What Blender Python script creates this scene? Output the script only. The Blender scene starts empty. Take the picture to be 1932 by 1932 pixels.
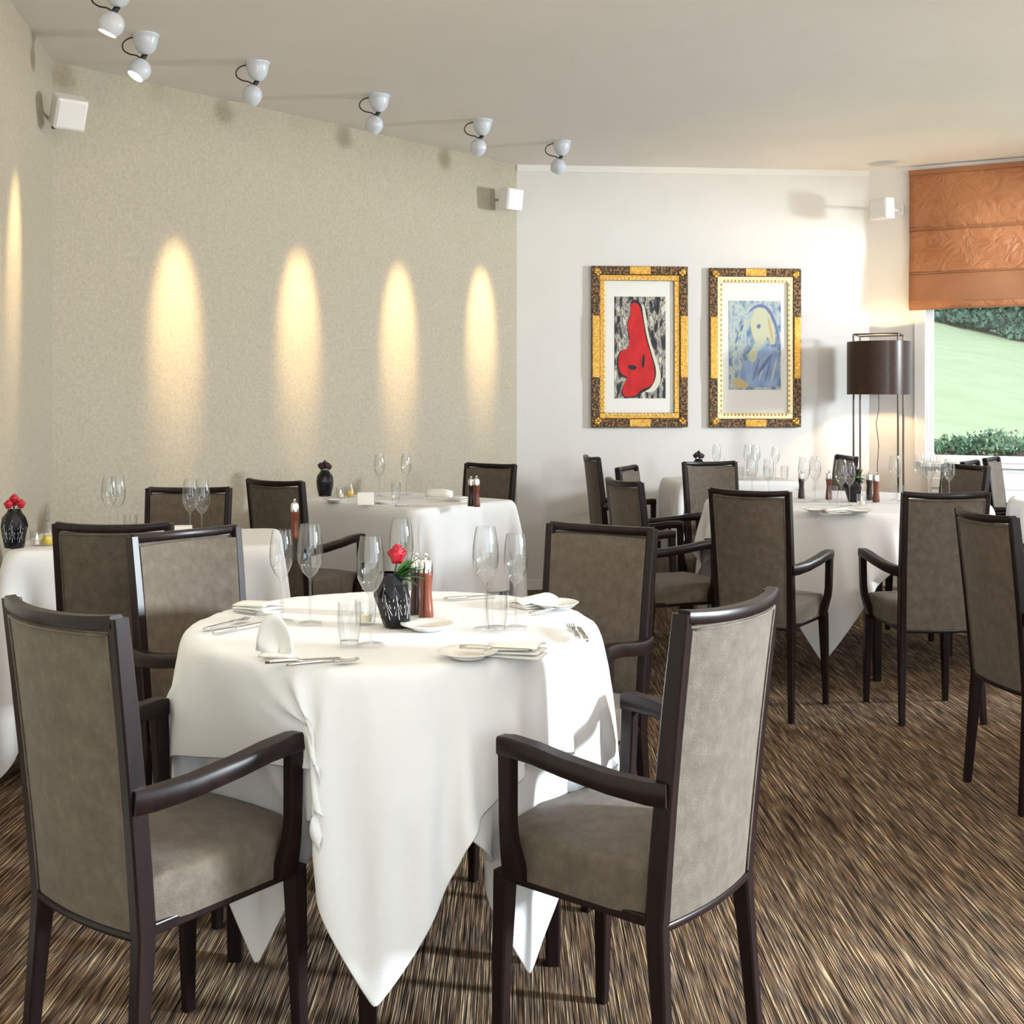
import bpy, bmesh, math, random
import numpy as np
from mathutils import Vector, Matrix
R = math.radians
PI = math.pi
random.seed(7)
# ------------------------------------------------------------------ camera
# the photograph is a 4:3 picture stretched to a square, so every height in the room is built S times taller
S = 4/3
FX, FY, HORIZON, H = 2220.0, 2961.0, 756.0, 1.335
sc = bpy.context.scene
col = sc.collection
cam = bpy.data.cameras.new('camera'); camo = bpy.data.objects.new('camera', cam); col.objects.link(camo)
camo.location = (0, 0, S*H); camo.rotation_euler = (PI/2, 0, 0)
cam.sensor_width = 36; cam.lens = 36*FX/1932; cam.shift_y = (HORIZON-966)/1932
cam.clip_end = 500
sc.camera = camo
sc.view_settings.view_transform = 'Standard'; sc.view_settings.look = 'None'
sc.view_settings.gamma = 1; sc.view_settings.use_curve_mapping = False
sc.view_settings.exposure = -0.15
try:
    sc.cycles.use_denoising = True
    sc.cycles.denoiser = 'OPENIMAGEDENOISE'
    sc.cycles.max_bounces = 8; sc.cycles.diffuse_bounces = 5; sc.cycles.glossy_bounces = 4
    sc.cycles.transmission_bounces = 6; sc.cycles.transparent_max_bounces = 24
    sc.cycles.caustics_reflective = False; sc.cycles.caustics_refractive = False
    sc.cycles.sample_clamp_indirect = 4.0
except Exception: pass
# ------------------------------------------------------------------ world, sun, window daylight
w = bpy.data.worlds.new('world'); sc.world = w; w.use_nodes = True
bg = w.node_tree.nodes['Background']; bg.inputs['Color'].default_value = (0.82, 0.90, 1.0, 1); bg.inputs['Strength'].default_value = 1.9

def light(name, kind, loc, power, color, **k):
    d = bpy.data.lights.new(name, kind); d.energy = power; d.color = color
    tgt = k.pop('target', None)
    for a, v in k.items(): setattr(d, a, v)
    o = bpy.data.objects.new(name, d); col.objects.link(o); o.location = loc
    if tgt is not None:
        o.rotation_euler = (Vector(tgt)-Vector(loc)).to_track_quat('-Z', 'Y').to_euler()
    return o
light('sun', 'SUN', (0, -20, 30), 1.6, (1.0, 0.97, 0.9), angle=R(2), target=(9, 4, 0))
# daylight through the side windows (both beyond the frame): broad sky light filling each opening ...
def sky_light(name, loc, power, sx, sy, tgt): light(name, 'AREA', loc, power, (0.76, 0.88, 1.0), shape='RECTANGLE', size=sx, size_y=sy, target=tgt)
sky_light('sky_side_far', (6.5, 8.5, S*1.5), 8, 2.8, 2.4, (0, 8.5, S*1.3))
sky_light('sky_side_near', (6.5, -1.0, S*1.4), 160, 3.2, 2.9, (0, -1.0, S*1.3))
sky_light('rear_fill', (1.6, -3.7, S*1.6), 46, 3.8, 2.2, (1.6, 2, S*1.6))  # added soft fill from behind the camera, brightening the near table
# ... and two compact bright sources outside the side windows that draw the shadows on the walls
light('beam_far', 'AREA', (9.3, 7.5, S*2.1), 760, (0.90, 0.95, 1.0), shape='RECTANGLE', size=0.55, size_y=0.75, target=(0.5, 8.3, S*1.15))
light('beam_near', 'AREA', (9.0, 1.6, S*1.75), 3300, (0.86, 0.93, 1.0), shape='RECTANGLE', size=0.55, size_y=0.75, target=(-1.0, 4.5, S*1.1))
# a photographer's lamp standing inside at the right, flagged off the floor: hard chair shadows on the white wall
light('studio_lamp', 'SPOT', (5.5, 2.7, S*1.75), 340, (0.88, 0.94, 1.0), spot_size=R(62), spot_blend=0.35, shadow_soft_size=0.10, target=(0.35, 10.6, S*1.95))
# added warm fill lights without fixtures, behind the camera and overhead, out of frame
for lx, ly, e in ((0.6, 1.2, 18), (3.6, 3.4, 62), (1.6, -1.6, 8), (4.9, 6.6, 80), (-0.6, 4.3, 44)):
    light('warm_fill', 'POINT', (lx, ly, S*2.72), e, (1.0, 0.77, 0.53), shadow_soft_size=0.16)

# ------------------------------------------------------------------ materials
def mat(name, base=(0.8, 0.8, 0.8), rough=0.5, metal=0.0, **k):
    m = bpy.data.materials.new(name); m.use_nodes = True
    b = m.node_tree.nodes['Principled BSDF']
    b.inputs['Base Color'].default_value = (*base, 1); b.inputs['Roughness'].default_value = rough; b.inputs['Metallic'].default_value = metal
    for a, v in k.items():
        b.inputs[a].default_value = v
    return m
def nodes(m): return m.node_tree.nodes, m.node_tree.links, m.node_tree.nodes['Principled BSDF']
def noise_col(m, stops, scale=(8, 8, 8), detail=3, rot=(0, 0, 0), bump=0, bscale=None, rough=0.5, dist=0.01):
    n, l, b = nodes(m)
    tc = n.new('ShaderNodeTexCoord'); mp = n.new('ShaderNodeMapping'); l.new(tc.outputs['Object'], mp.inputs['Vector'])
    mp.inputs['Scale'].default_value = scale; mp.inputs['Rotation'].default_value = rot
    t = n.new('ShaderNodeTexNoise'); t.inputs['Scale'].default_value = 1; t.inputs['Detail'].default_value = detail; t.inputs['Roughness'].default_value = rough
    l.new(mp.outputs['Vector'], t.inputs['Vector'])
    r = n.new('ShaderNodeValToRGB'); l.new(t.outputs['Fac'], r.inputs['Fac'])
    e = r.color_ramp.elements
    while len(e) < len(stops): e.new(0.5)
    for q, (p, c) in zip(e, stops): q.position = p; q.color = (*c, 1)
    l.new(r.outputs['Color'], b.inputs['Base Color'])
    if bump:
        t2 = t
        if bscale:
            t2 = n.new('ShaderNodeTexNoise'); t2.inputs['Scale'].default_value = bscale; t2.inputs['Detail'].default_value = 2
            l.new(tc.outputs['Object'], t2.inputs['Vector'])
        bp = n.new('ShaderNodeBump'); bp.inputs['Strength'].default_value = bump; bp.inputs['Distance'].default_value = dist
        l.new(t2.outputs['Fac'], bp.inputs['Height']); l.new(bp.outputs['Normal'], b.inputs['Normal'])
    return m, r
M = {}
M['ceiling'] = noise_col(mat('ceiling_paint', rough=0.9), [(0.3, (.86, .81, .775)), (0.7, (.88, .83, .795))], (3, 3, 3))[0]
M['beige'] = noise_col(mat('beige_wallpaper', rough=0.85), [(0.3, (.425, .385, .305)), (0.7, (.51, .465, .37))], (45, 45, 45), 4, bump=0.25, bscale=160)[0]
M['white_wall'] = noise_col(mat('white_wall_paint', rough=0.85), [(0.3, (.76, .75, .74)), (0.7, (.78, .77, .76))], (3, 3, 3))[0]
M['trim'] = mat('white_trim', (.84, .83, .81), 0.5)
M['cloth'] = noise_col(mat('white_linen', rough=0.8), [(0.3, (.77, .775, .79)), (0.7, (.79, .795, .81))], (6, 6, 6), bump=0.06, bscale=500)[0]
M['napkin'] = mat('napkin_linen', (.88, .87, .84), 0.8)
M['suede'] = noise_col(mat('taupe_suede', rough=0.75), [(0.25, (.062, .046, .031)), (0.5, (.096, .073, .052)), (0.75, (.136, .107, .080))], (26, 26, 22), 5, bump=0.25, bscale=260, rough=0.65)[0]
M['suede'].node_tree.nodes['Principled BSDF'].inputs['Sheen Weight'].default_value = 0.12
M['wood'] = noise_col(mat('dark_wood', rough=0.33), [(0.3, (.006, .003, .0035)), (0.7, (.014, .006, .006))], (40, 40, 3), 3)[0]
M['wood'].node_tree.nodes['Principled BSDF'].inputs['Specular IOR Level'].default_value = 0.26
M['mill_wood'] = noise_col(mat('red_brown_wood', rough=0.2), [(0.3, (.11, .028, .016)), (0.7, (.19, .05, .026))], (60, 60, 6), 3)[0]
M['mill_dark'] = mat('dark_mill_wood', (.03, .012, .01), 0.2)
M['chrome'] = mat('chrome', (.8, .8, .8), 0.12, 1.0)
M['steel'] = mat('cutlery_steel', (.62, .61, .58), 0.22, 1.0)
M['porcelain'] = mat('porcelain', (.86, .85, .80), 0.15)
M['vase'] = mat('black_glass_vase', (.006, .006, .008), 0.08, **{'Specular IOR Level': 0.35})
M['etch'] = mat('etched_glass_lines', (.55, .55, .58), 0.3)
M['rose'] = mat('red_rose', (.45, .006, .02), 0.5)
M['dark_rose'] = mat('dark_plum_rose', (.035, .008, .016), 0.5)
M['leaf'] = noise_col(mat('green_leaf', rough=0.45), [(0.3, (.015, .06, .012)), (0.7, (.06, .17, .03))], (40, 40, 40))[0]
M['stem'] = mat('stem_green', (.05, .12, .03), 0.5)
M['oil'] = mat('oil', (.75, .52, .03), 0.1)
M['wax'] = mat('candle_wax', (.9, .85, .7), 0.5)
M['lamp_white'] = mat('lamp_grey_enamel', (.62, .66, .74), 0.25)
M['black'] = mat('black_plastic', (.012, .012, .014), 0.4)
M['speaker'] = mat('white_speaker_plastic', (.86, .85, .86), 0.4)
M['lamp_metal'] = mat('lamp_bronze_metal', (.05, .035, .03), 0.4, 0.5)
M['gold'] = noise_col(mat('gilt', rough=0.28, metal=0.75), [(0.3, (.42, .20, .035)), (0.7, (.80, .50, .12))], (60, 60, 60), 4, bump=0.4, bscale=120)[0]
M['pale_gold'] = noise_col(mat('pale_gilt', rough=0.4, metal=0.3), [(0.3, (.75, .60, .30)), (0.7, (.9, .80, .55))], (80, 80, 80), 3)[0]
M['ebony'] = noise_col(mat('black_and_gilt_carving', rough=0.35, metal=0.3), [(0.45, (.012, .010, .014)), (0.6, (.30, .15, .04))], (45, 45, 45), 4, bump=0.5, bscale=90)[0]
M['mat_board'] = mat('white_mat_board', (.86, .86, .83), 0.7)
M['alu'] = mat('window_frame_white', (.80, .80, .82), 0.35)
M['bark'] = mat('bark', (.09, .06, .04), 0.9)
M['pan'] = mat('radiator_paint', (.80, .80, .80), 0.4)

def emis(name, c, s):
    m = bpy.data.materials.new(name); m.use_nodes = True; n, l = m.node_tree.nodes, m.node_tree.links
    n.clear(); o = n.new('ShaderNodeOutputMaterial'); e = n.new('ShaderNodeEmission'); e.inputs[0].default_value = (*c, 1); e.inputs[1].default_value = s
    l.new(e.outputs[0], o.inputs[0]); return m
M['bulb'] = emis('halogen_bulb', (1.0, .80, .48), 14)
M['flame'] = emis('candle_flame', (1.0, .68, .28), 12)
def glass(name, tint, f0=0.06, edge=0.75, rough=0.02, rim=0.6):
    # clear thin glass: transmits, and darkens and mirrors more towards its rim
    m = bpy.data.materials.new(name); m.use_nodes = True; n, l = m.node_tree.nodes, m.node_tree.links
    n.clear(); o = n.new('ShaderNodeOutputMaterial'); mx = n.new('ShaderNodeMixShader'); t = n.new('ShaderNodeBsdfTransparent'); g = n.new('ShaderNodeBsdfGlossy')
    lw = n.new('ShaderNodeLayerWeight'); lw.inputs['Blend'].default_value = 0.5
    mr = n.new('ShaderNodeMapRange'); mr.inputs['To Min'].default_value = f0; mr.inputs['To Max'].default_value = edge
    pw = n.new('ShaderNodeMath'); pw.operation = 'POWER'; pw.inputs[1].default_value = 3.0
    l.new(lw.outputs['Facing'], pw.inputs[0]); l.new(pw.outputs[0], mr.inputs['Value'])
    cm = n.new('ShaderNodeMix'); cm.data_type = 'RGBA'; cm.inputs['A'].default_value = (*tint, 1); cm.inputs['B'].default_value = (*[q*rim for q in tint], 1)
    l.new(pw.outputs[0], cm.inputs['Factor']); l.new(cm.outputs['Result'], t.inputs[0])
    g.inputs['Roughness'].default_value = rough; g.inputs['Color'].default_value = (1, 1, 1, 1)
    l.new(mr.outputs[0], mx.inputs[0]); l.new(t.outputs[0], mx.inputs[1]); l.new(g.outputs[0], mx.inputs[2]); l.new(mx.outputs[0], o.inputs[0])
    return m
M['glass'] = glass('clear_glass', (.94, .95, .955), 0.09, 0.7, 0.02, 0.35)
M['pane'] = glass('window_glass', (.97, .985, .98), 0.03, 0.5, 0.02, 0.9)

def carpet():
    m = mat('striped_carpet', rough=0.95); n, l, b = nodes(m)
    b.inputs['Specular IOR Level'].default_value = 0.1
    tc = n.new('ShaderNodeTexCoord')
    def nz(scale, detail, ro=0.5):
        mp = n.new('ShaderNodeMapping'); mp.inputs['Rotation'].default_value = (0, 0, R(3)); mp.inputs['Scale'].default_value = scale
        l.new(tc.outputs['Object'], mp.inputs['Vector'])
        t = n.new('ShaderNodeTexNoise'); t.inputs['Scale'].default_value = 1; t.inputs['Detail'].default_value = detail; t.inputs['Roughness'].default_value = ro
        l.new(mp.outputs['Vector'], t.inputs['Vector']); return t
    def ramp(src, stops):
        r = n.new('ShaderNodeValToRGB'); l.new(src, r.inputs['Fac']); e = r.color_ramp.elements
        while len(e) < len(stops): e.new(0.5)
        for q, (p, c) in zip(e, stops): q.position = p; q.color = (*c, 1)
        return r
    a = nz((250, 2.4, 1), 1.5, 0.5)
    r1 = ramp(a.outputs['Fac'], [(0.34, (.010, .009, .011)), (0.43, (.085, .050, .029)), (0.50, (.165, .105, .060)), (0.56, (.090, .088, .095)), (0.64, (.47, .37, .24))])
    c = nz((120, 7, 1), 2)
    r2 = ramp(c.outputs['Fac'], [(0.36, (.35, .36, .38)), (0.62, (1.35, 1.25, 1.15))])
    mx = n.new('ShaderNodeMix'); mx.data_type = 'RGBA'; mx.blend_type = 'MULTIPLY'; mx.inputs['Factor'].default_value = 1
    l.new(r1.outputs['Color'], mx.inputs['A']); l.new(r2.outputs['Color'], mx.inputs['B'])
    l.new(mx.outputs['Result'], b.inputs['Base Color'])
    bp = n.new('ShaderNodeBump'); bp.inputs['Strength'].default_value = 0.6; bp.inputs['Distance'].default_value = 0.01
    l.new(a.outputs['Fac'], bp.inputs['Height']); l.new(bp.outputs['Normal'], b.inputs['Normal'])
    return m
M['carpet'] = carpet()
def silk():
    m, r = noise_col(mat('copper_silk', rough=0.5), [(0.3, (.30, .108, .036)), (0.7, (.39, .150, .055))], (3, 3, 3), 3)
    n, l, b = nodes(m)
    tc = n.new('ShaderNodeTexCoord'); v = n.new('ShaderNodeTexNoise'); v.inputs['Scale'].default_value = 5; v.inputs['Detail'].default_value = 4; v.inputs['Distortion'].default_value = 2.5
    l.new(tc.outputs['Object'], v.inputs['Vector'])
    bp = n.new('ShaderNodeBump'); bp.inputs['Strength'].default_value = 0.8; bp.inputs['Distance'].default_value = 0.03
    l.new(v.outputs['Fac'], bp.inputs['Height']); l.new(bp.outputs['Normal'], b.inputs['Normal'])
    b.inputs['Sheen Weight'].default_value = 0.3
    return m
M['silk'] = silk()
M['silk_band'] = noise_col(mat('copper_silk_band', rough=0.55), [(0.3, (.26, .105, .045)), (0.7, (.32, .135, .06))], (3, 3, 3), 3)[0]
M['shade'] = noise_col(mat('brown_lamp_shade', rough=0.3), [(0.3, (.036, .018, .012)), (0.7, (.048, .025, .017))], (30, 30, 30))[0]
M['shade'].node_tree.nodes['Principled BSDF'].inputs['Specular IOR Level'].default_value = 0.25
M['lawn'] = noise_col(mat('mown_lawn', rough=0.9), [(0.3, (.37, .46, .27)), (0.7, (.44, .52, .33))], (1.2, 1.2, 1.2), 5)[0]
M['hedge'] = noise_col(mat('hedge_leaf', rough=0.6), [(0.3, (.06, .15, .09)), (0.5, (.14, .26, .15)), (0.7, (.30, .42, .22))], (3, 3, 3), 4)[0]
M['conifer'] = noise_col(mat('conifer_leaf', rough=0.7), [(0.3, (.05, .15, .12)), (0.7, (.17, .32, .25))], (1.5, 1.5, 1.5), 4)[0]

# ------------------------------------------------------------------ mesh helpers (heights are multiplied by S when linked)
class MB:
    def __init__(s): s.v = []; s.f = []
    def add(s, vs, fs):
        o = len(s.v); s.v += [tuple(p) for p in vs]; s.f += [tuple(i+o for i in f) for f in fs]; return s
    def box(s, x0, y0, z0, x1, y1, z1):
        return s.add([(x0,y0,z0),(x1,y0,z0),(x1,y1,z0),(x0,y1,z0),(x0,y0,z1),(x1,y0,z1),(x1,y1,z1),(x0,y1,z1)],
                     [(3,2,1,0),(4,5,6,7),(0,1,5,4),(1,2,6,5),(2,3,7,6),(3,0,4,7)])
    def rings(s, rings, cap=True, closed=True):
        n = len(rings[0]); vs = [p for r in rings for p in r]; fs = []
        for i in range(len(rings)-1):
            for j in range(n if closed else n-1):
                k = (j+1) % n; fs.append((i*n+j, i*n+k, (i+1)*n+k, (i+1)*n+j))
        if cap: fs.append(tuple(reversed(range(n)))); fs.append(tuple(range((len(rings)-1)*n, len(rings)*n)))
        return s.add(vs, fs)
    def lathe(s, prof, seg=24, c=(0,0,0), sx=1, sy=1, cap=False, rot=0):
        return s.rings([[(c[0]+r*sx*math.cos(rot+2*PI*j/seg), c[1]+r*sy*math.sin(rot+2*PI*j/seg), c[2]+z) for j in range(seg)] for r, z in prof], cap)
    def beam(s, path, axis='z', cb=0.13):
        # path: (centre, width, depth); the section lies across the named axis with chamfered corners
        rs = []
        for c, a, b in path:
            a /= 2; b /= 2; q = min(a, b)*2*cb
            pts = [(a-q,-b),(a,-b+q),(a,b-q),(a-q,b),(-a+q,b),(-a,b-q),(-a,-b+q),(-a+q,-b)]
            if axis == 'z': rs.append([(c[0]+u, c[1]+v, c[2]) for u, v in pts])
            elif axis == 'y': rs.append([(c[0]-u, c[1], c[2]+v) for u, v in pts])
            else: rs.append([(c[0], c[1]+u, c[2]+v) for u, v in pts])
        return s.rings(rs)
    def tube(s, pts, r, seg=8, cap=True):
        pts = [Vector((p[0], p[1], p[2]*S)) for p in pts]; rs = []
        rr = r if isinstance(r, (list, tuple)) else [r]*len(pts)
        up = Vector((0.13, 0.31, 0.94))
        for i, p in enumerate(pts):
            t = (pts[min(i+1, len(pts)-1)]-pts[max(i-1, 0)]).normalized()
            a = t.cross(up); a = a.normalized() if a.length > 1e-3 else Vector((1,0,0)); b = t.cross(a)
            rs.append([tuple((p+rr[i]*(math.cos(2*PI*j/seg)*a+math.sin(2*PI*j/seg)*b))*Vector((1,1,1)) if False else (p+rr[i]*(math.cos(2*PI*j/seg)*a+math.sin(2*PI*j/seg)*b))) for j in range(seg)])
        return s.rings([[(q[0], q[1], q[2]/S) for q in r_] for r_ in rs], cap)
    def sphere(s, c, rx, ry, rz, seg=12, rn=8):
        return s.rings([[(c[0]+rx*math.sin(a)*math.cos(2*PI*j/seg), c[1]+ry*math.sin(a)*math.sin(2*PI*j/seg), c[2]-rz*math.cos(a)) for j in range(seg)] for a in [0.02+(PI-0.04)*i/rn for i in range(rn+1)]])
    def grid(s, fn, nu, nv):
        vs = [fn(i/nu, j/nv) for j in range(nv+1) for i in range(nu+1)]
        return s.add(vs, [(j*(nu+1)+i, j*(nu+1)+i+1, (j+1)*(nu+1)+i+1, (j+1)*(nu+1)+i) for j in range(nv) for i in range(nu)])
    def build(s, name, m, parent=None, smooth=False, loc=(0,0,0), rz=0, mods=(), recalc=True):
        me = bpy.data.meshes.new(name)
        me.from_pydata([(x, y, z*S) for x, y, z in s.v], [], s.f)
        if recalc:
            bm = bmesh.new(); bm.from_mesh(me); bmesh.ops.recalc_face_normals(bm, faces=bm.faces); bm.to_mesh(me); bm.free()
        me.materials.append(m)
        if smooth:
            me.polygons.foreach_set('use_smooth', [True]*len(me.polygons))
            if smooth == 'auto':
                try: me.set_sharp_from_angle(angle=R(40))
                except Exception: pass
        o = bpy.data.objects.new(name, me); col.objects.link(o)
        if parent is not None: o.parent = parent
        o.location = (loc[0], loc[1], loc[2]*S); o.rotation_euler = (0, 0, rz)
        for t, kw in mods:
            md = o.modifiers.new(t.lower(), t)
            for a, v in kw.items(): setattr(md, a, v)
        return o
BEV = ('BEVEL', dict(width=0.004, segments=2, limit_method='ANGLE'))
def tag(o, label, cat, group=None, kind=None):
    o['label'] = label; o['category'] = cat
    if group: o['group'] = group
    if kind: o['kind'] = kind
    return o
def thing(name, label, cat, loc=(0,0,0), rz=0, group=None):
    o = bpy.data.objects.new(name, None); col.objects.link(o); o.empty_display_size = 0.1
    o.location = (loc[0], loc[1], loc[2]*S); o.rotation_euler = (0, 0, rz)
    return tag(o, label, cat, group)
def struct(o): o['kind'] = 'structure'; return o
def dup(root, loc, rz, label, group=None):
    kids = [c for c in bpy.data.objects if c.parent == root]
    r = root.copy(); col.objects.link(r); r.location = (loc[0], loc[1], loc[2]*S); r.rotation_euler = (0, 0, rz); r['label'] = label
    if group: r['group'] = group
    for ch in kids:
        c = ch.copy(); col.objects.link(c); c.parent = r
        for g in [q for q in bpy.data.objects if q.parent == ch]:
            d = g.copy(); col.objects.link(d); d.parent = c
    return r
class Kind:
    """the first place() moves the prototype itself, later ones copy it"""
    def __init__(s, root): s.root = root; s.used = False
    def place(s, x, y, z, rz, label, group=None):
        if not s.used:
            s.used = True; o = s.root; o.location = (x, y, z*S); o.rotation_euler = (0, 0, rz); o['label'] = label
            if group: o['group'] = group
            return o
        return dup(s.root, (x, y, z), rz, label, group)
TT = 0.80                                            # table top height
def onto(px, py, z=TT):                              # where a spot seen on a table top lies in the room
    D = (H-z)*FY/(py-HORIZON); return ((px-966)*D/FX, D)

# ------------------------------------------------------------------ room shell
ZC = 2.999
A, B, C = Vector((-3.0, 7.68)), Vector((0.045, 11.07)), Vector((3.445, 11.35))
Wd = Vector((0.892, -0.452)).normalized(); Wn = Vector((0.452, 0.892)).normalized()
P4 = C+Wd*2.86; P5 = Vector((P4.x, -3.2)); P6 = Vector((-0.95, -3.2))
poly = [A, B, C, P4, P5, P6]
TH = 0.22
def outs():
    r = []
    for i in range(len(poly)):
        p, a, b = poly[i], (poly[i]-poly[i-1]).normalized(), (poly[(i+1) % len(poly)]-poly[i]).normalized()
        na, nb = Vector((-a.y, a.x)), Vector((-b.y, b.x)); m = (na+nb).normalized()
        r.append(p+m*(TH/max(0.3, m.dot(na))))
    return r
OUT = outs()
def prism(mb, pts, z0, z1):
    n = len(pts)
    return mb.add([(p[0], p[1], z0) for p in pts]+[(p[0], p[1], z1) for p in pts],
                  [tuple(reversed(range(n))), tuple(range(n, 2*n))]+[(i, (i+1) % n, n+(i+1) % n, n+i) for i in range(n)])
def wall(name, i, m, openings=()):
    p, q = poly[i], poly[(i+1) % len(poly)]; L = (q-p).length; d = (q-p)/L; n = Vector((-d.y, d.x))
    po, qo = OUT[i], OUT[(i+1) % len(poly)]
    mb = MB()
    def piece(t0, t1, z0, z1):
        a = p+d*t0; b = p+d*t1
        ao = po if t0 <= 0 else a+n*TH; bo = qo if t1 >= L else b+n*TH
        prism(mb, [a, b, bo, ao], z0, z1)
    t = 0
    for (t0, t1, z0, z1) in openings:
        piece(t, t0, 0, ZC); piece(t0, t1, 0, z0); piece(t0, t1, z1, ZC); t = t1
    piece(t, L, 0, ZC)
    return struct(mb.build(name, m))
wall('wall_left', 0, M['beige'])
wall('wall_back', 1, M['white_wall'])
WIN = (0.52, 2.62, 0.90, 2.30)
wall('wall_window', 2, M['white_wall'], [WIN])
LR = (P5-P4).length
wr = [(P4.y-9.75, P4.y-6.95, 0.55, 2.5), (P4.y-2.6, P4.y+2.7, 0.15, 2.5)]
wall('wall_right', 3, M['white_wall'], [wr[0], wr[1]])
wall('wall_rear', 4, M['white_wall'], [(P4.x-3.6, P4.x+0.4, 0.75, 2.5)])  # opening added in the unseen wall to let the rear fill through
wall('wall_side', 5, M['beige'])
out = [tuple(p) for p in OUT]
struct(prism(MB(), out, -0.15, 0.0).build('floor', M['carpet']))
struct(prism(MB(), out, ZC, ZC+0.2).build('ceiling', M['ceiling']))
# thin cornice and baseboards
def run(name, p, q, d0, d1, z0, z1, m):
    d = (q-p).normalized(); n = Vector((d.y, -d.x))
    return struct(prism(MB(), [p+n*d0, q+n*d0, q+n*d1, p+n*d1], z0, z1).build(name, m))
run('trim_1', B, C, 0, 0.012, ZC-0.045, ZC, M['trim'])
run('baseboard_left', A, B, 0, 0.012, 0, 0.07, M['beige'])
run('baseboard_back', B, C, 0, 0.012, 0, 0.07, M['trim'])
run('baseboard_side', P6, A, 0, 0.012, 0, 0.055, M['trim'])
# window_1: frame, pane, sill.  Local x runs along the wall, local y points outwards
def frame_of(name, p, ang, t0, t1, z0, z1, posts):
    root = bpy.data.objects.new(name, None); col.objects.link(root); struct(root)
    root.location = (p.x, p.y, 0); root.rotation_euler = (0, 0, ang)
    def fr(x0, x1, za, zb, y0=0.05, y1=0.13): MB().box(x0, y0, za, x1, y1, zb).build('window_frame', M['alu'], root, mods=[BEV])
    fr(t0, t0+0.06, z0, z1); fr(t1-0.06, t1, z0, z1); fr(t0+0.06, t1-0.06, z0, z0+0.05); fr(t0+0.06, t1-0.06, z1-0.05, z1)
    for x in posts: fr(x-0.03, x+0.03, z0+0.05, z1-0.05)
    xs = [t0+0.06]+[v for x in posts for v in (x-0.03, x+0.03)]+[t1-0.06]
    for a, b in zip(xs[::2], xs[1::2]):
        MB().box(a, 0.085, z0+0.05, b, 0.093, z1-0.05).build('window_pane', M['pane'], root)
    MB().box(t0-0.03, -0.10, z0-0.03, t1+0.03, 0.05, z0).build('window_sill', M['trim'], root, mods=[BEV])
    return root
angW = math.atan2(Wd.y, Wd.x)
frame_of('window_1', C, angW, *WIN[:2], WIN[2], WIN[3], [])
MB().box(WIN[0]-0.10, -0.03, WIN[2], WIN[0], 0.0, WIN[3]).build('window_casing', M['trim'], bpy.data.objects['window_1'], mods=[BEV])
frame_of('window_2', P4, -PI/2, wr[0][0], wr[0][1], wr[0][2], wr[0][3], [])
frame_of('window_3', P4, -PI/2, wr[1][0], wr[1][1], wr[1][2], wr[1][3], [])
frame_of('rear_fill_window', P5, PI, P4.x-3.6, P4.x+0.4, 0.75, 2.5, [P4.x-1.6])  # unseen window, added to frame the rear fill light

# ------------------------------------------------------------------ outside: lawn, hedge, conifers
def hill(X, D): return -0.25+max(0.0, D-13)*0.176-0.16*(X-7.5)*min(1, max(0, (D-13)/25))
def lawn_pt(u, v):
    X, D = -6+u*52, 11.9+v*60
    return (X, D, hill(X, D)+0.05*math.sin(X*1.3)*math.cos(D*0.9)*min(1, v*6))
struct(MB().grid(lawn_pt, 50, 60).build('ground_lawn', M['lawn'], smooth=True))
struct(MB().grid(lambda u, v: (6.3+u*30, -14+v*26.2, -0.26), 12, 12).build('ground_terrace', M['lawn']))
def leaves(mb, fn, n, size):
    for _ in range(n):
        c = Vector(fn()); a = Vector((random.gauss(0,1), random.gauss(0,1), random.gauss(0,1))).normalized()
        b = a.cross(Vector((random.gauss(0,1), random.gauss(0,1), random.gauss(0,1)))).normalized()
        s = size*random.uniform(0.6, 1.3)
        mb.add([c-a*s*0.5-b*s*0.15, c+b*s*0.35, c+a*s*0.6, c-b*s*0.35], [(0, 1, 2, 3)])
    return mb
# clipped hedge right outside the window
hc = C+Wd*1.9+Wn*2.4
hd = thing('clipped_hedge', 'low green clipped hedge growing right outside the window', 'hedge', (hc.x, hc.y, -0.25), angW)
core = MB().box(-3.0, -0.35, 0, 3.0, 0.35, 1.17); core.build('branches', M['bark'], hd)
def hf():
    f = random.random(); x = random.uniform(-3.05, 3.05)
    if f < 0.45: return (x, -0.38+random.gauss(0, .03), random.uniform(0.1, 1.26))
    if f < 0.85: return (x, random.uniform(-.4, .4), 1.22+random.gauss(0, .035)+0.03*math.sin(x*5))
    return (x, 0.38+random.gauss(0, .03), random.uniform(0.1, 1.26))
o = leaves(MB(), hf, 15000, 0.05).build('foliage', M['hedge'], hd, recalc=False); o['kind'] = 'stuff'
# row of conifers at the top of the lawn
def conifer():
    t = thing('conifer_tree', '', 'tree', group='conifers at the top of the lawn')
    MB().lathe([(0.16, 0), (0.11, 1.0), (0.04, 4.2)], 8, cap=True).build('trunk', M['bark'], t)
    mb = MB()
    def cf():
        z = random.uniform(0.02, 1)**1.15; r = 0.80*(1-z)**0.4*random.uniform(0.5, 1.03); a = random.uniform(0, 2*PI)
        return (r*math.cos(a), r*math.sin(a), 0.05+z*4.6)
    leaves(mb, cf, 9000, 0.17); o = mb.build('foliage', M['conifer'], t, recalc=False); o['kind'] = 'stuff'
    return Kind(t)
kc = conifer(); TN = 12
for i in range(TN):
    X = 11.4+i*1.12; D = 39.5+0.35*math.sin(i*2.1)
    nm = ['first', 'second', 'third', 'fourth', 'fifth', 'sixth', 'seventh', 'eighth', 'ninth', 'tenth', 'eleventh', 'twelfth'][i]
    kc.place(X, D, hill(X, D)-0.05, i*1.7, 'blue-green conifer at the top of the lawn, %s from the left along the row' % nm)

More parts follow.
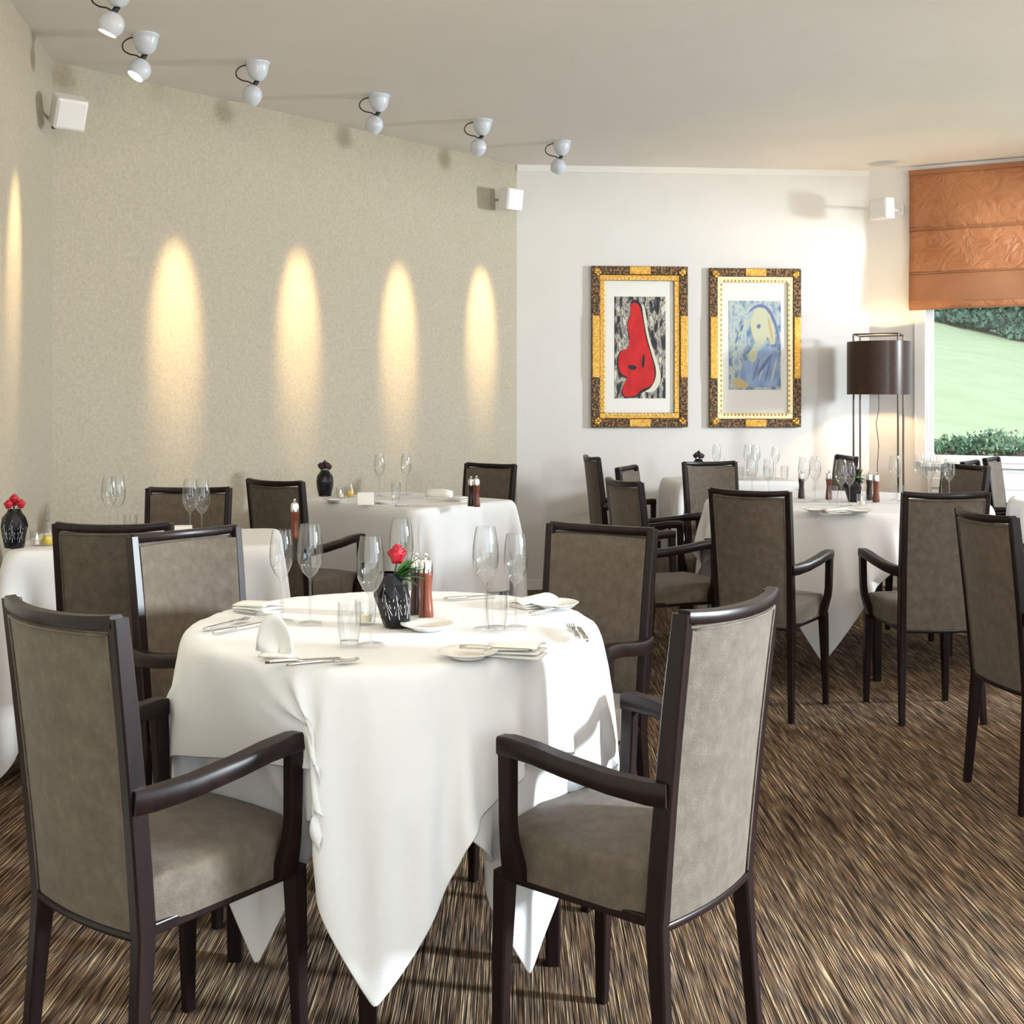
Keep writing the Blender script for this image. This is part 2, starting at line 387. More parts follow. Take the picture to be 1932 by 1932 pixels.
# ------------------------------------------------------------------ dining chair
def make_chair():
    t = thing('dining_chair', '', 'chair')
    hcz, hs, ha, hj, dr, rake, df = .959, .384, .688, .668, .235, .080, .245
    def yb(z): f = (z-hs)/(hcz-hs); return -dr-rake*(0.75*f+0.25*f*f)
    for s in (-1, 1):
        # rear leg running up as the back post
        MB().beam([((s*.231, -dr-.033, 0), .030, .032), ((s*.222, -dr-.012, .20), .036, .040), ((s*.214, -dr+.008, hs), .040, .052),
                   ((s*.217, yb(.5)+.008, .5), .038, .052), ((s*.221, yb(.65)+.008, .65), .036, .050), ((s*.225, yb(.8)+.008, .8), .034, .048), ((s*.229, yb(hcz)+.008, hcz), .032, .042)]).build('leg', M['wood'], t, 'auto')
        MB().beam([((s*.240, df, 0), .030, .032), ((s*.236, df-.006, .2), .040, .042), ((s*.228, df-.012, hs+.02), .050, .052)]).build('leg', M['wood'], t, 'auto')
        # armrest: front post rising from the seat rail, then the arm sloping back to the post
        mb = MB().beam([((s*.238, df-.055, hs+.012), .034, .066), ((s*.252, df-.058, hs+.05), .036, .062), ((s*.272, df-.062, hs+.095), .036, .046), ((s*.280, df-.064, .52), .036, .042), ((s*.287, df-.068, ha-.012), .036, .046)])
        mb.beam([((s*.287, df-.045, ha-.020), .040, .036), ((s*.287, df-.08, ha-.018), .046, .038), ((s*.286, df-.16, ha-.022), .050, .036), ((s*.279, 0.0, ha-.034), .050, .036), ((s*.266, -.13, ha-.048), .046, .038), ((s*.246, -.225, hj-.035), .040, .042), ((s*.232, -.272, hj-.036), .034, .044)], 'y')
        mb.build('armrest', M['wood'], t, 'auto')
    # seat rails
    mb = MB().box(-.225, -dr, hs-.004, .225, -dr+.03, hs+.02).box(-.225, df-.04, hs-.004, .225, df-.01, hs+.02)
    mb.box(-.226, -dr+.03, hs-.004, -.205, df-.04, hs+.018).box(.205, -dr+.03, hs-.004, .226, df-.04, hs+.018)
    mb.build('seat_frame', M['wood'], t, mods=[BEV])
    # upholstered seat: box with soft edges and domed top, bowed front
    rs = []
    for z, e in ((hs+.012, 0), (hs+.05, -.003), (hs+.090, -.003), (hs+.099, .002), (hs+.1025, .009), (hs+.108, .06), (hs+.111, .13)):
        ring = []
        x1, y0, y1 = .232-e, -dr+.012+e, df+.012-e
        n = 8
        for i in range(n+1): u = -1+2*i/n; ring.append((u*(x1-.012)*0.97, y0+.012*abs(u)**6, z))
        for i in range(1, n): u = -1+2*i/n; ring.append((x1-(0.012*(u < -.5)), y0+(y1-y0)*(u+1)/2, z))
        for i in range(n+1): u = 1-2*i/n; ring.append((u*(x1-.004), y1+.022*(1-u*u)-.016*abs(u)**8, z))
        for i in range(1, n): u = 1-2*i/n; ring.append((-x1+(0.012*(u < -.5)), y0+(y1-y0)*(u+1)/2, z))
        rs.append(ring)
    MB().rings(rs).build('seat', M['suede'], t, 'auto')
    # rear panel (bulges backwards) and the front pad
    def bul(u, z): return (0.020+0.024*(z-hs)/(hcz-hs))*(1-u*u)
    def slab(z0, z1, hw0, hw1, off0, off1, nx=10, nz=8, inset=0.0):
        mb = MB()
        def f(o):
            def g(u, v):
                z = z0+(z1-z0)*v; hw = hw0+(hw1-hw0)*v; uu = 2*u-1; e = inset*(max(abs(uu)**6, abs(2*v-1)**10))
                return (uu*hw, yb(z)-bul(uu, z)+o+(e if o == off0 else -e), z)
            return g
        n0 = len(mb.v); mb.grid(f(off0), nx, nz); n1 = len(mb.v); mb.grid(f(off1), nx, nz)
        w_ = nx+1
        rim = [i for i in range(w_)]+[j*w_+nx for j in range(1, nz+1)]+[nz*w_+i for i in range(nx-1, -1, -1)]+[j*w_ for j in range(nz-1, 0, -1)]
        k = len(rim)
        mb.f += [(rim[i], rim[(i+1) % k], n1+rim[(i+1) % k], n1+rim[i]) for i in range(k)]
        return mb
    slab(hs+.006, hcz-.024, .203, .216, -.014, .004, inset=.003).build('backrest', M['suede'], t, 'auto')
    slab(hs+.10, hcz-.030, .200, .212, .010, .040, inset=.008).build('back_cushion', M['suede'], t, 'auto')
    # welt round the rear panel
    pts = [((2*i/12-1)*.205, yb(hs+.012)-bul(2*i/12-1, hs+.012)-.014, hs+.012) for i in range(13)]
    wl = MB()
    loop = [(-.205*(1)-.0*0, 0, 0)]
    side = lambda s: [(s*(.199+.013*k/8), yb(hs+.012+(hcz-.042-hs)*k/8)-.015, hs+.012+(hcz-.042-hs)*k/8) for k in range(9)]
    topl = [((2*i/12-1)*.212, yb(hcz-.03)-bul(2*i/12-1, hcz-.03)-.015, hcz-.03) for i in range(13)]
    wl.tube(side(-1), .0035, 6).tube(side(1), .0035, 6).tube(topl, .0035, 6)
    wl.build('welt', M['suede'], t, True)
    # wooden bottom edge under the rear panel and the curved top rail
    MB().beam([(((2*i/10-1)*.212, yb(hs)-bul(2*i/10-1, hs)-.004, hs), .026, .014) for i in range(11)], 'x').build('bottom_rail', M['wood'], t, 'auto')
    MB().beam([(((2*i/12-1)*.228, yb(hcz)-bul(2*i/12-1, hcz)+.004, hcz-.012+.006*abs(2*i/12-1)**3), .034, .024) for i in range(13)], 'x').build('top_rail', M['wood'], t, 'auto')
    return Kind(t)
kch = make_chair()
CH = [  # x, depth, turn, label, group
 (-.904, 3.097, -37.5, 'taupe armchair seen from behind at the near round table, left of the hanging cloth corner', 'near'),
 (.307, 3.145, 51.1, 'armchair with pale lit back at the near table, right of the hanging cloth corner', 'near'),
 (.19, 4.443, 147.5, 'far-side armchair of the near round table, right of the pair of tall wine glasses', 'near'),
 (-1.022, 4.317, -131.1, 'far-side armchair of the near round table, overlapping another chair behind it on the left', 'near'),
 (-1.63, 5.112, 0.2, 'armchair backing the camera at the side-wall table, partly hidden by a nearer chair', 'side'),
 (-1.848, 6.446, 181.1, 'armchair facing the camera beyond the side-wall table, framed by wine glasses', 'side'),
 (-1.32, 7.661, -34, 'dark brown chair at the left end of the beige-wall table with one arm pointing right', 'beige'),
 (-.342, 9.065, 146, 'dark brown chair in the wall corner at the right end of the beige-wall table', 'beige'),
 (1.505, 6.843, -34.9, 'armchair with full dark back at the large round table, beside the hanging cloth corner', 'large'),
 (2.349, 6.729, 3.6, 'armchair squarely backing the camera at the large round table, before the window', 'large'),
 (.993, 7.504, -70.1, 'brown armchair with grey-lit side post, left of the large round table', 'large'),
 (1.15, 8.762, -112.4, 'pale pink lit armchair behind another at the left side of the large round table', 'large'),
 (1.708, 9.328, -162.5, 'armchair with broad pinkish backrest facing the camera beyond the large round table', 'large'),
 (3.24, 9.026, 112, 'orange-brown lit armchair on the far right side of the large round table, below the window', 'large'),
 (1.02, 10.62, -80, 'farthest brown armchair at the left end of the table along the picture wall', 'picture'),
 (2.72, 10.62, 95, 'small distant brown armchair between the picture-wall table and the floor lamp', 'picture'),
 (4.02, 9.50, -125, 'grey-white lit armchair near the window, the one nearer the large round table', 'window'),
 (4.44, 10.10, -125, 'grey-white lit armchair right by the window beside the radiator cover', 'window'),
 (2.424, 5.307, -82.5, 'dark backed armchair cut by the right edge of the photograph, alone on the carpet', 'edge'),
]
GN = {'near': 'chairs around the near round table', 'side': 'chairs at the side-wall table', 'beige': 'chairs at the beige-wall table', 'large': 'chairs around the large round table',
      'picture': 'chairs at the picture-wall table', 'window': 'chairs by the window', 'edge': 'chairs at the right'}
for x, y, a, lb, g in CH: kch.place(x, y, 0, R(a), lb, GN[g])

# ------------------------------------------------------------------ tables and draped cloths
def drape(nx, ny, lx, ly, ang, cx, cy, shape, th, zt=TT, boxes=(), steps=200, seed=1, off=(0, 0), under=None):
    """particle cloth falling over a table top; returns a vertex grid"""
    rng = np.random.default_rng(seed)
    u = np.linspace(-lx/2, lx/2, nx)+off[0]; v = np.linspace(-ly/2, ly/2, ny)+off[1]
    U, V = np.meshgrid(u, v); c, s = math.cos(ang), math.sin(ang)
    X = np.stack([c*U-s*V, s*U+c*V, np.full_like(U, zt+th+.002)], -1)
    X[..., 2] += rng.normal(0, .0015, U.shape); X[..., :2] += rng.normal(0, .0008, X[..., :2].shape)
    Vl = np.zeros_like(X); dx, dy = lx/(nx-1), ly/(ny-1); dg = math.hypot(dx, dy)
    def pair(a, b, L, k):
        d = X[b]-X[a]; n = np.sqrt((d*d).sum(-1, keepdims=True))+1e-9
        q = d*(0.5*k*(n-L)/n); X[a] += q; X[b] -= q
    sl = np.s_
    def half(n, o, st): return slice(o, n-st, 2*st)
    groups = []
    for o in (0, 1):
        m = (nx-1-o+1)//2; groups.append(((sl[:, o:o+2*m-1:2]), (sl[:, o+1:o+2*m:2]), dx, 1.0))
        m = (ny-1-o+1)//2; groups.append(((sl[o:o+2*m-1:2, :]), (sl[o+1:o+2*m:2, :]), dy, 1.0))
    for o in (0, 1):
        m = (nx-1-o+1)//2
        for (r0, r1) in ((slice(0, -1), slice(1, None)), (slice(1, None), slice(0, -1))):
            for q in (0, 1):
                ra = np.arange(ny)[r0][q::2]; rb = np.arange(ny)[r1][q::2]
                ca = np.arange(o, o+2*m-1, 2); cb = ca+1
                groups.append((np.ix_(ra, ca), np.ix_(rb, cb), dg, 0.22))
    bend = []
    for o in range(4):
        ca = np.arange(o, nx-2, 4); bend.append((np.ix_(np.arange(ny), ca), np.ix_(np.arange(ny), ca+2), 2*dx, 0.10))
        ca = np.arange(o, ny-2, 4); bend.append((np.ix_(ca, np.arange(nx)), np.ix_(ca+2, np.arange(nx)), 2*dy, 0.10))
    bend = [b for b in bend if b[0][0].size and b[0][1].size]
    def collide(P0):
        x, y, z = X[..., 0], X[..., 1], X[..., 2]
        if shape[0] == 'disc':
            r = np.sqrt(x*x+y*y)+1e-9; pen = shape[1]+th-r; ox, oy = x/r, y/r
        else:
            px_ = shape[1]+th-np.abs(x); py_ = shape[2]+th-np.abs(y); pen = np.minimum(px_, py_)
            ux = px_ < py_; ox = np.where(ux, np.sign(x), 0); oy = np.where(ux, 0, np.sign(y))
        top = zt+th-z
        inn = (pen > 0) & (top > 0)
        up = inn & ((top < pen) | (top < 0.02)) & (top < 0.06); sd = inn & ~up & (top < 0.07)
        X[..., 2] = np.where(up, zt+th, z)
        for k_ in (0, 1): X[..., k_] = np.where(up, P0[..., k_]+(X[..., k_]-P0[..., k_])*0.25, X[..., k_])
        X[..., 0] += np.where(sd, ox*pen, 0); X[..., 1] += np.where(sd, oy*pen, 0)
        for (bx, by, ba, x0, x1, y0, y1, z1) in boxes:
            cc, ss = math.cos(ba), math.sin(ba); qx = X[..., 0]-bx; qy = X[..., 1]-by
            lx_ = cc*qx+ss*qy; ly_ = -ss*qx+cc*qy
            a = np.stack([lx_-x0+th, x1+th-lx_, ly_-y0+th, y1+th-ly_, z1+th-X[..., 2]], 0)
            ins = (a > 0).all(0) & (X[..., 2] > 0.34)
            dep = np.minimum(a[3], 0.06); k = np.full(dep.shape, 2)
            mvx = np.where(k == 0, -dep, np.where(k == 1, dep, 0))*ins; mvy = np.where(k == 2, dep, 0)*ins; mvz = np.where(k == 3, dep, 0)*ins
            X[..., 0] += cc*mvx-ss*mvy; X[..., 1] += ss*mvx+cc*mvy; X[..., 2] += mvz
        if under is not None:
            x, y = X[..., 0], X[..., 1]; r = np.sqrt(x*x+y*y)+1e-9
            ia = ((np.arctan2(y, x)/(2*PI)) % 1.0*96).astype(int) % 96; iz = np.clip((X[..., 2]/zt*40).astype(int), 0, 40)
            need = under[ia, iz]+.010-r; f = np.where((need > 0) & (X[..., 2] < zt-.004), np.minimum(need, .03), 0)/r
            X[..., 0] += x*f; X[..., 1] += y*f
        np.maximum(X[..., 2], 0.012, out=X[..., 2])
    dt = 1/45
    for st in range(steps):
        P0 = X.copy(); Vl[..., 2] -= 3.2*dt; Vl *= 0.965; X += Vl*dt
        for it in range(10):
            for g in groups: pair(*g)
            if it % 2 == 0:
                for g in bend: pair(*g)
            collide(P0)
        Vl = (X-P0)/dt; sp = np.sqrt((Vl*Vl).sum(-1, keepdims=True)); Vl *= np.minimum(1, 3/(sp+1e-9))
    mb = MB(); mb.v = [(p[0]+cx, p[1]+cy, p[2]) for p in X.reshape(-1, 3)]
    mb.f = [(j*nx+i, j*nx+i+1, (j+1)*nx+i+1, (j+1)*nx+i) for j in range(ny-1) for i in range(nx-1)]
    return mb
def profile(mb, cx, cy, zt=TT):
    # outermost radius of a hung cloth by direction and height, for the cloth that lies over it
    V = np.array(mb.v); x, y, z = V[:, 0]-cx, V[:, 1]-cy, V[:, 2]; r = np.hypot(x, y); T = np.zeros((96, 41))
    ia = ((np.arctan2(y, x)/(2*PI)) % 1.0*96).astype(int) % 96; iz = np.clip((z/zt*40).astype(int), 0, 40)
    for da in (-1, 0, 1):
        for dz in (-1, 0, 1): np.maximum.at(T, ((ia+da) % 96, np.clip(iz+dz, 0, 40)), r)
    return T
def inside_walls(mb):
    for p, q in ((P6, A), (A, B), (B, C)):
        d = (q-p).normalized(); n = Vector((-d.y, d.x))
        mb.v = [((x-n.x*e, y-n.y*e, z) if (e := max(0, (x-p.x)*n.x+(y-p.y)*n.y+.02)) > 0 else (x, y, z)) for x, y, z in mb.v]
    return mb
CLOTHMODS = [('SOLIDIFY', dict(thickness=0.002, offset=1)), ('SUBSURF', dict(levels=1, render_levels=1))]
def cloth(mb, label, cx, cy):
    inside_walls(mb)
    mb.v = [(x-cx, y-cy, z) for x, y, z in mb.v]
    o = mb.build('tablecloth', M['cloth'], None, True, (cx, cy, 0), mods=CLOTHMODS, recalc=False)
    return tag(o, label, 'tablecloth', 'white tablecloths')
def table(label, cx, cy, rz, shape, legs):
    t = thing('dining_table', label, 'table', (cx, cy, 0), rz)
    mb = MB()
    if shape[0] == 'disc': mb.lathe([(shape[1]-.022, TT-.032), (shape[1]-.012, TT-.026), (shape[1]-.012, TT-.008), (shape[1]-.018, TT-.003)], 48, cap=True)
    else: mb.box(-shape[1]+.035, -shape[2]+.035, TT-.036, shape[1]-.035, shape[2]-.035, TT-.006)
    mb.build('table_top', M['wood'], t)
    k = 0.72
    if shape[0] == 'disc': mb = MB().lathe([(shape[1]*k, TT-.10), (shape[1]*k, TT-.03)], 32, cap=True)
    else: mb = MB().box(-shape[1]*.9, -shape[2]*.88, TT-.11, shape[1]*.9, shape[2]*.88, TT-.03)
    mb.build('apron', M['wood'], t)
    for lx, ly in legs:
        MB().beam([((lx, ly, 0), .045, .045), ((lx, ly, .5), .06, .06), ((lx, ly, TT-.09), .066, .066)]).build('leg', M['wood'], t, 'auto')
    return t
T1 = (-.371, 3.70); R1 = .622
T1legs = [(-.51, .05), (-.02, -.50), (.50, .02), (.0, .50)]
table('round dining table of dark wood under the white cloths in the foreground', *T1, 0, ('disc', R1), T1legs)
def seatbox(c, T):
    q = (c[0]-T[0], c[1]-T[1], R(c[2]))
    return [q+(-.25, .25, -.30, .275, .50), q+(-.315, -.235, -.30, .195, .70), q+(.235, .315, -.30, .195, .70)]
sb = [b for i in range(4) for b in seatbox(CH[i], T1)]
uc = drape(57, 57, 1.74, 1.74, R(2), *T1, ('disc', R1), .004, boxes=sb, seed=3); up_ = profile(uc, *T1)
cloth(uc, 'under cloth of the near round table, its corner showing low beside the right chair legs', *T1)
cloth(drape(71, 71, 1.66, 1.66, R(47), *T1, ('disc', R1), .012, boxes=sb, seed=5, under=up_), 'big white top cloth of the near round table with one long corner hanging forwards', *T1)
AU = math.atan2(3.39, 3.045)                          # the beige wall's direction
TC = (-.76, 8.40); HC = (.52, .62)
table('rectangular table under a white cloth against the beige wall', *TC, AU, ('rect', *HC), [(-.44, -.54), (.44, -.54), (.44, .54), (-.44, .54)])
m_ = drape(53, 57, 1.98, 2.14, 0, 0, 0, ('rect', *HC), .005, seed=8)
def turn(mb, a, cx, cy):
    c, s = math.cos(a), math.sin(a); mb.v = [(c*x-s*y+cx, s*x+c*y+cy, z) for x, y, z in mb.v]; return mb
cloth(turn(m_, AU, *TC), 'white cloth over the rectangular table against the beige wall', *TC)
AB = R(10.6); TB = (-1.84, 6.03); HB = (.64, .42)
table('rectangular table under a white cloth beside the side wall', *TB, AB, ('rect', *HB), [(-.54, -.34), (.54, -.34), (.54, .34), (-.54, .34)])
cloth(turn(drape(57, 49, 2.30, 1.88, 0, 0, 0, ('rect', *HB), .005, seed=9), AB, *TB), 'white cloth over the side-wall table behind the left-hand chairs', *TB)
TE = (2.32, 8.2); RE = .95
table('large round table under white cloths before the window', *TE, 0, ('disc', RE), [(0, -.72), (.72, 0), (0, .72), (-.72, 0)])
uc = drape(57, 57, 2.12, 2.12, R(247+45-45+45), *TE, ('disc', RE), .004, seed=12); up_ = profile(uc, *TE)
cloth(uc, 'under cloth of the large round table with corners low between the chair legs', *TE)
cloth(drape(61, 61, 2.24, 2.24, R(247-45), *TE, ('disc', RE), .012, seed=13, under=up_), 'top cloth of the large round table with a bright pleat between two chairs', *TE)
TP = (1.95, 10.55); HP = (.56, .36); AP = R(4.7)
table('rectangular table under a white cloth along the picture wall', *TP, AP, ('rect', *HP), [(-.46, -.28), (.46, -.28), (.46, .28), (-.46, .28)])
cloth(turn(drape(45, 37, 1.7, 1.3, 0, 0, 0, ('rect', *HP), .005, seed=15), AP, *TP), 'white cloth over the farthest table along the picture wall', *TP)
TF = (4.45, 8.2)
table('round table at the right edge of the photograph under a white cloth', *TF, 0, ('disc', .92), [(-.5, -.5), (.5, -.5), (.5, .5), (-.5, .5)])
cloth(drape(53, 53, 2.2, 2.2, R(20), *TF, ('disc', .92), .006, seed=17), 'white cloth of the table cut off at the right edge of the photograph', *TF)

# ------------------------------------------------------------------ tableware kinds
ZT = TT+.0165                                         # top of a double cloth
ZS = TT+.008                                          # top of a single cloth
def k_wine(h=.232, rb=.040, rm=.029):
    t = thing('wine_glass', '', 'glass')
    b0 = h*.46
    MB().lathe([(.006, b0), (rb*.55, b0+.012), (rb*.92, b0+.035), (rb, b0+.055), (rb*.96, b0+.08), (rm+.003, h-.012), (rm, h)], 24).build('bowl', M['glass'], t, True)
    MB().lathe([(.0045, .006), (.0038, .03), (.0038, b0-.015), (.006, b0)], 10).build('stem', M['glass'], t, True)
    MB().lathe([(.0345, .0008), (.036, .002), (.02, .004), (.0045, .007)], 24).build('foot', M['glass'], t, True)
    return Kind(t)
def k_tumbler():
    t = thing('water_tumbler', '', 'glass')
    MB().lathe([(.026, .010), (.031, .03), (.033, .06), (.032, .092)], 24).build('body', M['glass'], t, True)
    MB().lathe([(.024, .001), (.027, .004), (.026, .010), (.001, .010)], 24).build('base', M['glass'], t, True)
    return Kind(t)
def k_mill(wood, name, h=.155):
    t = thing(name, '', 'pepper mill')
    MB().lathe([(.024, 0), (.025, .006), (.023, .02), (.017, h*.40), (.0175, h*.48), (.0215, h*.66), (.0215, h*.69)], 20, cap=True).build('body', wood, t, True)
    MB().lathe([(.0215, h*.69), (.0215, h*.83), (.017, h*.89), (.007, h*.915), (.005, h*.93)], 20, cap=True).build('cap', M['chrome'], t, 'auto')
    MB().sphere((0, 0, h*.965), .008, .008, h*.035).build('knob', M['chrome'], t, True)
    return Kind(t)
def k_plate():
    t = thing('bread_plate', '', 'plate')
    MB().lathe([(.046, .001), (.050, .004), (.058, .007), (.080, .0125), (.082, .0140), (.080, .0145), (.057, .0095), (.046, .0065), (.001, .0060)], 36).build('plate_body', M['porcelain'], t, True)
    MB().lathe([(.040, .0), (.044, .0), (.045, .0045), (.040, .0045)], 32).build('foot_ring', M['porcelain'], t, True)
    return Kind(t)
def k_knife(L=.20):
    t = thing('table_knife', '', 'cutlery')
    MB().beam([((0, 0, .004), .010, .006), ((L*.12, 0, .0045), .014, .007), ((L*.40, 0, .0045), .011, .006), ((L*.44, 0, .0045), .008, .006)], 'x').build('handle', M['steel'], t, True)
    MB().add([(L*.44, -.004, .004), (L*.5, -.009, .004), (L*.95, -.010, .004), (L, -.002, .004), (L*.95, .004, .004), (L*.44, .005, .004)] +
             [(L*.44, -.004, .0058), (L*.5, -.009, .0052), (L*.95, -.010, .0052), (L, -.002, .0052), (L*.95, .004, .0058), (L*.44, .005, .0058)],
             [(5, 4, 3, 2, 1, 0), (6, 7, 8, 9, 10, 11)]+[(i, (i+1) % 6, 6+(i+1) % 6, 6+i) for i in range(6)]).build('blade', M['steel'], t)
    return Kind(t)
def k_fork(L=.19):
    t = thing('table_fork', '', 'cutlery')
    MB().beam([((0, 0, .004), .012, .003), ((L*.1, 0, .0045), .015, .004), ((L*.5, 0, .006), .007, .004), ((L*.66, 0, .007), .008, .003)], 'x').build('handle', M['steel'], t, True)
    mb = MB().beam([((L*.66, 0, .007), .008, .003), ((L*.72, 0, .006), .024, .003), ((L*.80, 0, .005), .025, .003)], 'x')
    for k in range(4):
        y = -.0105+.007*k; mb.beam([((L*.80, y, .005), .004, .003), ((L*.93, y, .005), .0035, .003), ((L, y, .008), .002, .002)], 'x')
    mb.build('tines', M['steel'], t)
    return Kind(t)
def k_tealight():
    t = thing('tealight_holder', '', 'candle')
    MB().lathe([(.026, 0), (.030, .004), (.033, .03), (.034, .055)], 20, cap=False).build('glass_cup', M['glass'], t, True)
    MB().lathe([(.019, .004), (.019, .020), (.001, .021)], 16).build('candle', M['wax'], t, True)
    MB().lathe([(.001, .022), (.004, .027), (.0035, .034), (.0005, .044)], 8).build('flame', M['flame'], t, True)
    return Kind(t)
def k_oil():
    t = thing('oil_bottle', '', 'bottle')
    MB().lathe([(.026, .001), (.029, .004), (.027, .03), (.010, .075), (.008, .11), (.011, .115), (.011, .12)], 16).build('bottle_body', M['glass'], t, True)
    MB().lathe([(.001, .004), (.025, .004), (.026, .02), (.022, .036), (.001, .036)], 16).build('oil_fill', M['oil'], t, True)
    MB().lathe([(.007, .118), (.008, .126), (.010, .135), (.001, .146)], 12, cap=True).build('stopper', M['glass'], t, True)
    return Kind(t)
def rose(mb, c, r, rnd):
    for lay in range(4):
        n = 3+lay; rr = r*(.25+.25*lay)
        for k in range(n):
            a = 2*PI*k/n+lay*.9+rnd.uniform(-.2, .2)
            def pet(u, v, a=a, rr=rr, lay=lay):
                th = a+(u-.5)*1.7*(1 if lay else 1.6); f = rr*(.55+.5*v**1.4)
                return (c[0]+f*math.cos(th), c[1]+f*math.sin(th), c[2]+r*(1.5*v*(1.05-.13*lay)-.4-.15*(2*u-1)**2*v))
            mb.grid(pet, 4, 3)
    return mb
def leaf_mesh(mb, p, d, L, wd):
    d = Vector(d).normalized(); sdir = d.cross(Vector((0, 0, 1))).normalized(); up = sdir.cross(d); p = Vector(p)
    def lf(u, v):
        w_ = wd*math.sin(PI*min(.98, v*.96+.03))**.8; q = p+d*L*v+sdir*(2*u-1)*w_+up*(-.25*L*v*v+.25*w_*abs(2*u-1)); return tuple(q)
    return mb.grid(lf, 2, 5)
def k_vase(name, petal, nro, lean=0.0, leafy=False, sc_=1.0):
    t = thing(name, '', 'vase'); rnd = random.Random(nro*7+int(lean*100))
    prof = [(.040, 0), (.042, .006), (.052, .045), (.057, .07), (.050, .098), (.030, .118), (.027, .124)]
    mb = MB(); rs = []
    for i, (r, z) in enumerate(prof):
        rs.append([(r*sc_*math.cos(2*PI*(j+.5*(i % 2))/9)+lean*z*.6, r*sc_*math.sin(2*PI*(j+.5*(i % 2))/9), z*sc_) for j in range(9)])
    tri = []
    for i in range(len(rs)-1):
        n = 9; sh = i % 2
        for j in range(n):
            k = (j+1) % n; a0, a1, b0, b1 = i*n+j, i*n+k, (i+1)*n+j, (i+1)*n+k
            tri += ([(a0, a1, b0), (a1, b1, b0)] if not sh else [(a0, a1, b1), (a0, b1, b0)])
    mb.add([p for r_ in rs for p in r_], tri+[tuple(reversed(range(9)))])
    mb.build('vase_body', M['vase'], t)
    if petal is M['rose']:
        eg = MB()
        def on(a, z):
            r = float(np.interp(z, [q[1] for q in prof], [q[0] for q in prof]))*sc_*.985; return (r*math.cos(a)+lean*z*.6, r*math.sin(a), z*sc_)
        for a0 in (-2.0, -1.35, -.7):
            for dz in (0, .016, .032):
                eg.tube([on(a0-.22, .030+dz), on(a0, .062+dz), on(a0+.22, .030+dz)], .0011, 4)
            eg.tube([on(a0, .02), on(a0, .062), on(a0, .10)], .0010, 4)
        eg.build('engraving', M['etch'], t)
    z0 = .118*sc_
    pos = [(0, 0, .03)] if nro == 1 else [(.032*math.cos(2*PI*k/(nro-1)), .032*math.sin(2*PI*k/(nro-1)), .012+.006*(k % 2)) for k in range(nro-1)]+[(0, 0, .030)]
    for (a, b, c) in pos:
        MB().tube([(lean*.06+a*.2, b*.2, z0-.05), (a, b, z0+c)], .0025, 6).build('stem', M['stem'], t)
        rose(MB(), (a, b, z0+c+.008), .021 if nro > 1 else .028, rnd).build('flower', petal, t, True, mods=[('SOLIDIFY', dict(thickness=.0008))])
    if leafy:
        for k in range(22):
            a = rnd.uniform(-1.2, 1.2); leaf_mesh(MB(), (0, 0, z0-.01), (math.cos(a), .7*math.sin(a), rnd.uniform(-.15, 1.3)), rnd.uniform(.05, .095), .012).build('leaf', M['leaf'], t, True)
    return Kind(t)
def k_napkin_fan():
    t = thing('folded_napkin', '', 'napkin')
    for k, (off, sc_) in enumerate(((0, 1.0), (.006, .93))):
        def fn(u, v, off=off, sc_=sc_):
            a = PI*(.02+.96*u); r = .052*sc_*v
            return (-r*math.cos(a)*.95-.01*v*(1-u), off+.016*math.sin(a)*(1-v)+.02*(1-v*.7), .004+.092*sc_*v*math.sin(a)**.8*(1-.18*u))
        MB().grid(fn, 14, 6).build('fold', M['napkin'], t, True, mods=[('SOLIDIFY', dict(thickness=.0025))])
    MB().grid(lambda u, v: (-.045+.10*u, -.012+.045*v, .006+.004*math.sin(PI*v)), 6, 4).build('flap', M['napkin'], t, True, mods=[('SOLIDIFY', dict(thickness=.004))])
    return Kind(t)
def k_napkin_flat():
    t = thing('folded_napkin', '', 'napkin')
    for k, z in enumerate((.002, .007, .012)):
        MB().grid(lambda u, v, z=z, k=k: (-.075+.15*u-.004*k, -.045+.09*v+.004*k, z+.006*math.sin(PI*v)*(k == 2)+.004*u*k), 6, 4).build('fold', M['napkin'], t, True, mods=[('SOLIDIFY', dict(thickness=.004))])
    return Kind(t)
def k_card():
    t = thing('folded_napkin', '', 'napkin')
    MB().grid(lambda u, v: (-.055+.11*u, .028*(1-v), .003+.062*v), 4, 3).build('front_face', M['napkin'], t, mods=[('SOLIDIFY', dict(thickness=.003))])
    MB().grid(lambda u, v: (-.055+.11*u, -.028*(1-v), .003+.062*v), 4, 3).build('back_face', M['napkin'], t, mods=[('SOLIDIFY', dict(thickness=.003))])
    return Kind(t)
def k_roll():
    t = thing('rolled_napkin', '', 'napkin')
    MB().tube([(-.10, 0, .024), (-.05, 0, .027), (.05, 0, .026), (.10, 0, .022)], [.027, .032, .032, .027], 16).build('roll', M['napkin'], t, True)
    MB().grid(lambda u, v: (-.09+.18*u, -.07+.07*v, .003+.006*v), 4, 3).build('loose_end', M['napkin'], t, mods=[('SOLIDIFY', dict(thickness=.004))])
    return Kind(t)
KW, KW2 = k_wine(), k_wine(.215, .037, .028)
KT, KP, KK, KF = k_tumbler(), k_plate(), k_knife(), k_fork()
KM, KMD = k_mill(M['mill_wood'], 'pepper_mill'), k_mill(M['mill_dark'], 'salt_mill', .150)
KTL, KO = k_tealight(), k_oil()
KV1 = k_vase('rose_vase', M['rose'], 1, -.35, True, 1.0)
KV2 = k_vase('rose_vase', M['dark_rose'], 7, 0, False, 1.15)
KNF, KNP, KNC, KNR = k_napkin_fan(), k_napkin_flat(), k_card(), k_roll()
G1 = 'tableware on the near round table'
